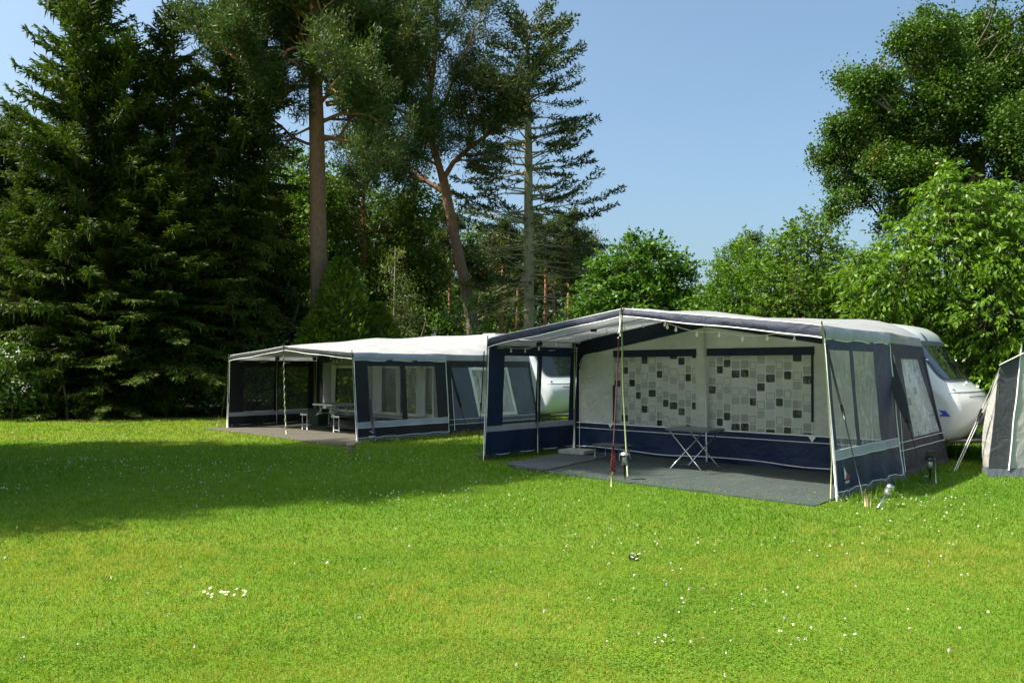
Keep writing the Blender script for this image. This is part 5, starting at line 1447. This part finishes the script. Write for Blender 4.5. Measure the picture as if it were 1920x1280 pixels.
bush(92, [(0, 0, .4, .42), (.3, 0, .3, .3), (-.35, 0, .35, .32), (.1, 0, .7, .25)], (.12, .045), 'lime', 'bush', (X(166, 24.9), 24.9, 0), 'small yellow green bush on the bare soil below the spruces', 'bush', None, 16, .2, 14)
q = MB(); q.tube([(-.28, 0, -.1), (0, 0, .55), (.26, .05, 1.12)], [.05, .045, .035], 8); q.tube([(.30, .05, 1.1), (.36, .1, .5), (.38, .12, -.05)], [.03, .035, .04], 8)
o = q.build('leaning_stake', M['stake_wood']); o.location = (X(100, 24.7), 24.7, 0); tag(o, 'weathered wooden stake leaning against another by the flowering bush', 'stake')
q = MB(); q.box((0, 0, .9), (.12, .12, 1.8)); q.add([(-.08, -.08, 1.8), (.08, -.08, 1.8), (.08, .08, 1.8), (-.08, .08, 1.8), (0, 0, 1.95)], [(0, 1, 4), (1, 2, 4), (2, 3, 4), (3, 0, 4), (3, 2, 1, 0)])
o = q.build('marker_post', M['gel']); o.location = (X(815, 30.5), 30.5, 0); o.scale = (1, 1, 1.6); tag(o, 'small white post among the shrubs above the charcoal awning roof', 'post')

# far wood that closes the horizon
def far_wood():
    rng = np.random.default_rng(99); k = 110000
    x = rng.uniform(-75, 80, k); y = rng.uniform(80, 96, k)
    top = 8.0 + 5.5 * (x < 7) + 2.2 * np.sin(x * .21) + 1.5 * np.sin(x * .53 + 1) + 1.2 * np.sin(x * 1.3) 
    z = top * rng.random(k) ** .8
    d = unit(rng.normal(size=(k, 3)) + np.array([0, -.3, .3]))
    o = cards_mesh('far_wood', cards(np.stack([x, y, z], 1), d * rng.uniform(.4, 1.1, k)[:, None], np.full(k, .22), rng), M['far'])
    tag(o, kind='stuff')
far_wood()

# ------------------------------------------------------------------ lawn grass and small flowers
def grass():
    rng = np.random.default_rng(7)
    def region(y0, y1, dens, hgt, wd):
        A_ = (y1 - y0) * 2 * (.82 * (y0 + y1) / 2 + 1.8); n = int(A_ * dens)
        y = np.sqrt(rng.uniform(y0 ** 2, y1 ** 2, n)); x = rng.uniform(-1, 1, n) * (.82 * y + 1.8)
        return x, y, np.full(n, hgt), np.full(n, wd)
    parts = [region(2.6, 4.6, 9000, .023, .0022), region(4.6, 7, 4800, .026, .0031), region(7, 11, 2300, .031, .0048), region(11, 17, 900, .037, .008), region(17, 26, 350, .042, .013)]
    x, y, h, wd = [np.concatenate(q) for q in zip(*parts)]
    keep = np.ones(len(x), bool)
    for T, u0, u1, v0, v1 in ((T1, .75, 6.03, -.45, 7.2), (T1, .0, 6.1, 1.2, 7.2), (T2, -.3, 6.2, -.5, 7.6)):
        u, v = loc_np(T, x, y); keep &= ~((u > u0) & (u < u1) & (v > v0) & (v < v1))
    keep &= ~((y > 25.2) & (x < -6)); keep &= ~((np.hypot((x - X(185, 24.6)) / 1.2, (y - 24.6) / .45) < 1) & (rng.random(len(x)) < .8))
    x, y, h, wd = x[keep], y[keep], h[keep], wd[keep]
    # taller tufts round the awning feet and by the storage tent
    ex = []
    for T, pts in ((T1, [(6.2 + .1 * math.sin(i), i * .12) for i in range(40)]), (T1, [(-.1, i * .1) for i in range(24)]), (T2, [(6.05, i * .12) for i in range(44)]), (T2, [(-.1, i * .12) for i in range(22)])):
        for u, v in pts:
            p = w(T, u, v); m_ = 55; ex.append(np.stack([p.x + rng.normal(size=m_) * .09, p.y + rng.normal(size=m_) * .09, rng.uniform(.04, .13, m_), np.full(m_, .007)], 1))
    p = at(1800, 850)
    ex.append(np.stack([p.x + rng.normal(size=900) * .35, p.y + rng.normal(size=900) * .35, rng.uniform(.08, .38, 900), np.full(900, .008)], 1))
    E_ = np.concatenate(ex); x, y, h, wd = (np.concatenate([a, E_[:, i]]) for i, a in enumerate((x, y, h, wd)))
    n = len(x); patch = .5 + .5 * np.sin(x * .9 + 1.3 * np.sin(y * .7)) * np.sin(y * 1.1 + np.sin(x * 1.7))
    clump = .5 + .5 * np.sin(x * 17 + 2 * np.sin(y * 11)) * np.sin(y * 19 + 2 * np.sin(x * 13))
    h = h * rng.uniform(.5, 1.3, n) * (.75 + .4 * patch) * (.75 + .5 * clump)
    a = rng.uniform(0, 2 * np.pi, n); lean = rng.uniform(.1, .9, n) * h
    b_ = np.stack([x, y, np.zeros(n)], 1); tip = b_ + np.stack([np.cos(a) * lean, np.sin(a) * lean, h], 1)
    a2 = rng.uniform(0, np.pi, n); sv = np.stack([np.cos(a2) * wd, np.sin(a2) * wd, np.zeros(n)], 1)
    m, t, bs = newmat('grass_blades')
    g = N(t, 'ShaderNodeNewGeometry')
    f = noise(t, .35, 5, .6); f2 = noise(t, 3.5, 4, .6)
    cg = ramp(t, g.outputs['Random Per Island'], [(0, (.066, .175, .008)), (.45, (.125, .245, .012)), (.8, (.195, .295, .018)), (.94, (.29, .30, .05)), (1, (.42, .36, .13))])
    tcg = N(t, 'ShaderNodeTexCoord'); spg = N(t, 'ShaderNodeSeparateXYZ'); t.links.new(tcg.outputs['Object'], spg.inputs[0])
    lit_band = ramp(t, mth(t, 'DIVIDE', mth(t, 'ADD', spg.outputs[1], mth(t, 'MULTIPLY', f2, 2.0)), 26.0), [(.27, 1), (.36, .22), (.62, .15), (.72, .8)])  # low along the band of tree shadow, high on the sunlit strips
    dry = mth(t, 'MULTIPLY', mth(t, 'MULTIPLY', ramp(t, f, [(.38, 0), (.56, 1)]), .95), lit_band)
    cg = mixc(t, mth(t, 'MULTIPLY', mth(t, 'SUBTRACT', 1.0, lit_band), .8), cg, mixc(t, 1.0, cg, (.62, .92, .85), 'MULTIPLY'))  # shade tone put into the blade colour: greener and darker in the shadow band
    cg = mixc(t, lit_band, cg, mixc(t, 1.0, cg, (1.18, 1.04, 1.1), 'MULTIPLY'))  # warmer, paler blades painted on the sunlit strips
    c = mixc(t, dry, cg, mixc(t, g.outputs['Random Per Island'], (.265, .285, .022), (.40, .35, .09)))
    c = mixc(t, mth(t, 'MULTIPLY', ramp(t, f2, [(.47, 0), (.60, 1)]), .7), c, mixc(t, g.outputs['Random Per Island'], (.055, .170, .008), (.125, .255, .014)))
    t.links.new(c, bs.inputs['Base Color']); bs.inputs['Roughness'].default_value = .55; bs.inputs['Specular IOR Level'].default_value = .3
    tr = N(t, 'ShaderNodeBsdfTranslucent'); t.links.new(mixc(t, 1.0, c, (1.2, 1.25, .5), 'MULTIPLY'), tr.inputs[0])
    mx = N(t, 'ShaderNodeMixShader'); mx.inputs[0].default_value = .46
    t.links.new(bs.outputs[0], mx.inputs[1]); t.links.new(tr.outputs[0], mx.inputs[2]); t.links.new(mx.outputs[0], t.nodes['Material Output'].inputs[0])
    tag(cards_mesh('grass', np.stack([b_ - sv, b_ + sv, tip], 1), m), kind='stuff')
grass()

def clover():
    rng = np.random.default_rng(17); P = []
    def cl(px, py, n, sx, sy, r=.011):
        p = at(px, py)
        for i in range(n): P.append((p.x + rng.normal() * sx, p.y + rng.normal() * sy, r * rng.uniform(.7, 1.2)))
    for c_ in [(1670, 950, 34, .45, .35), (1700, 945, 12, .3, .3), (1290, 1150, 16, .35, .35), (1340, 1110, 10, .5, .3), (1180, 1020, 14, .7, .4), (1260, 1210, 10, .3, .2), (1500, 1215, 9, .3, .15), (1600, 1030, 16, .8, .5),
               (1720, 985, 10, .6, .4), (1780, 935, 14, .4, .3), (160, 825, 26, 1.4, .5, .018), (110, 870, 30, .9, .5, .015), (210, 865, 20, .7, .4, .015), (340, 880, 34, .9, .4, .014), (330, 925, 24, .7, .3, .012), (10, 923, 12, .3, .2, .013), (350, 815, 14, 1.2, .5, .017),
               (420, 895, 20, 1.2, .5, .013), (700, 935, 26, .9, .4), (800, 940, 24, .8, .4), (750, 865, 16, .8, .4, .013), (860, 955, 18, .6, .3), (640, 800 + 60, 12, .7, .3, .014), (1000, 900, 16, .8, .4), (1450, 1000, 14, 1.2, .6), (530, 1060, 10, .8, .5), (900, 1100, 8, .8, .5), (1850, 1190, 8, .4, .3), (1100, 1010, 12, .5, .3)]:
        cl(*c_)
    for i in range(320):
        y = np.sqrt(rng.uniform(16, 400)); P.append((rng.uniform(-1, 1) * .7 * y, y, .010 + .0002 * y))
    Q = []
    for x, y, r in P:
        bad = False
        for T, u0, u1, v0, v1 in ((T1, .3, 6.1, -.55, 7.2), (T2, -.4, 6.3, -.7, 7.6)):
            u, v = loc_np(T, x, y); bad |= (u0 < u < u1 and v0 < v < v1)
        if bad or y > 24.5: continue
        z = rng.uniform(.035, .065)
        for k in range(9):
            d = unit(rng.normal(size=(1, 3)) + np.array([0, 0, .5])); c0 = np.array([[x, y, z]])
            Q.append(cards(c0 - d * r * .2, d * r * 1.25, np.array([r * .55]), rng))
    tag(cards_mesh('clover_bloom', np.concatenate(Q), M['clover']), kind='stuff')
clover()
def clippings():
    rng = np.random.default_rng(37); n = 700
    u = rng.uniform(1.2, 5.9, n); v = -.5 + 2.2 * rng.random(n) ** 2.2
    c, s_ = math.cos(T1[2]), math.sin(T1[2])
    P = np.stack([T1[0] + c * u + s_ * v, T1[1] - s_ * u + c * v, np.full(n, .034)], 1); a = rng.uniform(0, 2 * np.pi, n)
    d = np.stack([np.cos(a), np.sin(a), rng.uniform(.0, .5, n)], 1)
    tag(cards_mesh('grass_clippings', cards(P, d * rng.uniform(.02, .06, n)[:, None], np.full(n, .003), rng), leafmat('clipping', [(.10, .14, .03), (.16, .18, .05), (.22, .20, .09)], .2, .6, .2)), kind='stuff')
clippings()
def clover_leaves():
    rng = np.random.default_rng(27); out = []
    for px, py, n, sx, sy in [(1290, 1150, 2600, .5, .4), (1500, 1215, 1800, .5, .25), (1260, 1230, 1500, .35, .2), (1670, 950, 1500, .6, .4), (1340, 1110, 1200, .6, .3), (700, 935, 1800, 1.0, .5), (330, 900, 1800, 1.3, .6), (1750, 1120, 1200, .5, .3), (960, 1020, 1500, .8, .4), (120, 1240, 1200, .3, .3), (560, 1190, 1200, .4, .3), (1850, 1060, 1000, .5, .3), (1020, 1240, 1300, .4, .2)]:
        p = at(px, py); a = rng.uniform(0, 2 * np.pi, n)
        P = np.stack([p.x + rng.normal(size=n) * sx, p.y + rng.normal(size=n) * sy, rng.uniform(.012, .026, n)], 1)
        for k in range(3):
            d = np.stack([np.cos(a + 2.09 * k), np.sin(a + 2.09 * k), rng.uniform(-.2, .3, n)], 1)
            out.append(cards(P, d * rng.uniform(.006, .010, n)[:, None], np.full(n, .004), rng, np.tile([0, 0, 1.], (n, 1))))
    tag(cards_mesh('clover_leaves', np.concatenate(out), leafmat('clover_leaf', [(.075, .20, .014), (.11, .25, .018), (.15, .29, .03)], .3, .5, .2)), kind='stuff')
clover_leaves()

def daisy_mesh():
    q = MB(); n = 11
    for k in range(n):
        a = 2 * math.pi * k / n; b_ = .16
        q.add([(.003 * math.cos(a), .003 * math.sin(a), 0), (.010 * math.cos(a - b_), .010 * math.sin(a - b_), .001), (.0155 * math.cos(a), .0155 * math.sin(a), .002), (.010 * math.cos(a + b_), .010 * math.sin(a + b_), .001)], [(0, 1, 2, 3)])
    return q
def daisies():
    pts = [(512, 465), (590, 505), (650, 380), (690, 520), (683, 585), (890, 462), (930, 470), (965, 475), (1050, 465), (1005, 525), (1190, 530), (1245, 400), (1395, 435), (1440, 460), (1410, 535)]
    lab = 'small white daisy in the cluster on the lawn at lower left'
    first = None; rng = random.Random(5)
    for zx, zy in pts:
        p = at(340 + zx / 12, 1070 + zy / 12, .062)
        if first is None:
            r = empty('daisy', p, 0, lab, 'daisy', 'daisies in one cluster on the lawn')
            daisy_mesh().build('petals', M['flower'], r)
            q = MB(); q.lathe([(.005, 0), (.0055, .002), (.003, .0045), (.0005, .005)], (0, 0, 0), 8); q.build('centre', M['yellow'], r)
            q = MB(); q.tube([(0, 0, 0), (.004, .002, -.03), (.006, 0, -.056)], .0012, 4); q.build('stem', M['weed'], r); first = r
        else: r = dup(first, p, rng.uniform(0, 6))
        r.rotation_euler = (rng.uniform(.25, .65), rng.uniform(-.35, .1), 0); s = rng.uniform(.65, .9); r.scale = (s, s, s)
    # dark weed with white flowers
    p = at(1187, 1050); T = Tree(8); g = T.rng; k = 46
    a = g.uniform(0, 2 * np.pi, k); rr = g.uniform(0, .03, k)
    P = np.stack([rr * np.cos(a), rr * np.sin(a), g.uniform(.0, .03, k)], 1); d = unit(np.stack([np.cos(a), np.sin(a), g.uniform(.1, .9, k)], 1))
    T.Q.append(cards(P, d * g.uniform(.02, .048, k)[:, None], np.full(k, .007), g))
    r = T.finish('weed_plant', p, 'dark little weed with white flowers alone on the sunlit lawn', 'weed', M['weed'], M['weed'], None, 0, None, 'leaves')
    for zx, zy in [(845, 600), (768, 662), (910, 672), (755, 745), (860, 780), (783, 860)]:
        q_ = at(1120 + zx / 11.64, 980 + zy / 11.64, .07) - p; f = daisy_mesh().build('flower', M['flower'], r); f.location = q_; f.rotation_euler = (.3, -.2, zx)
daisies()
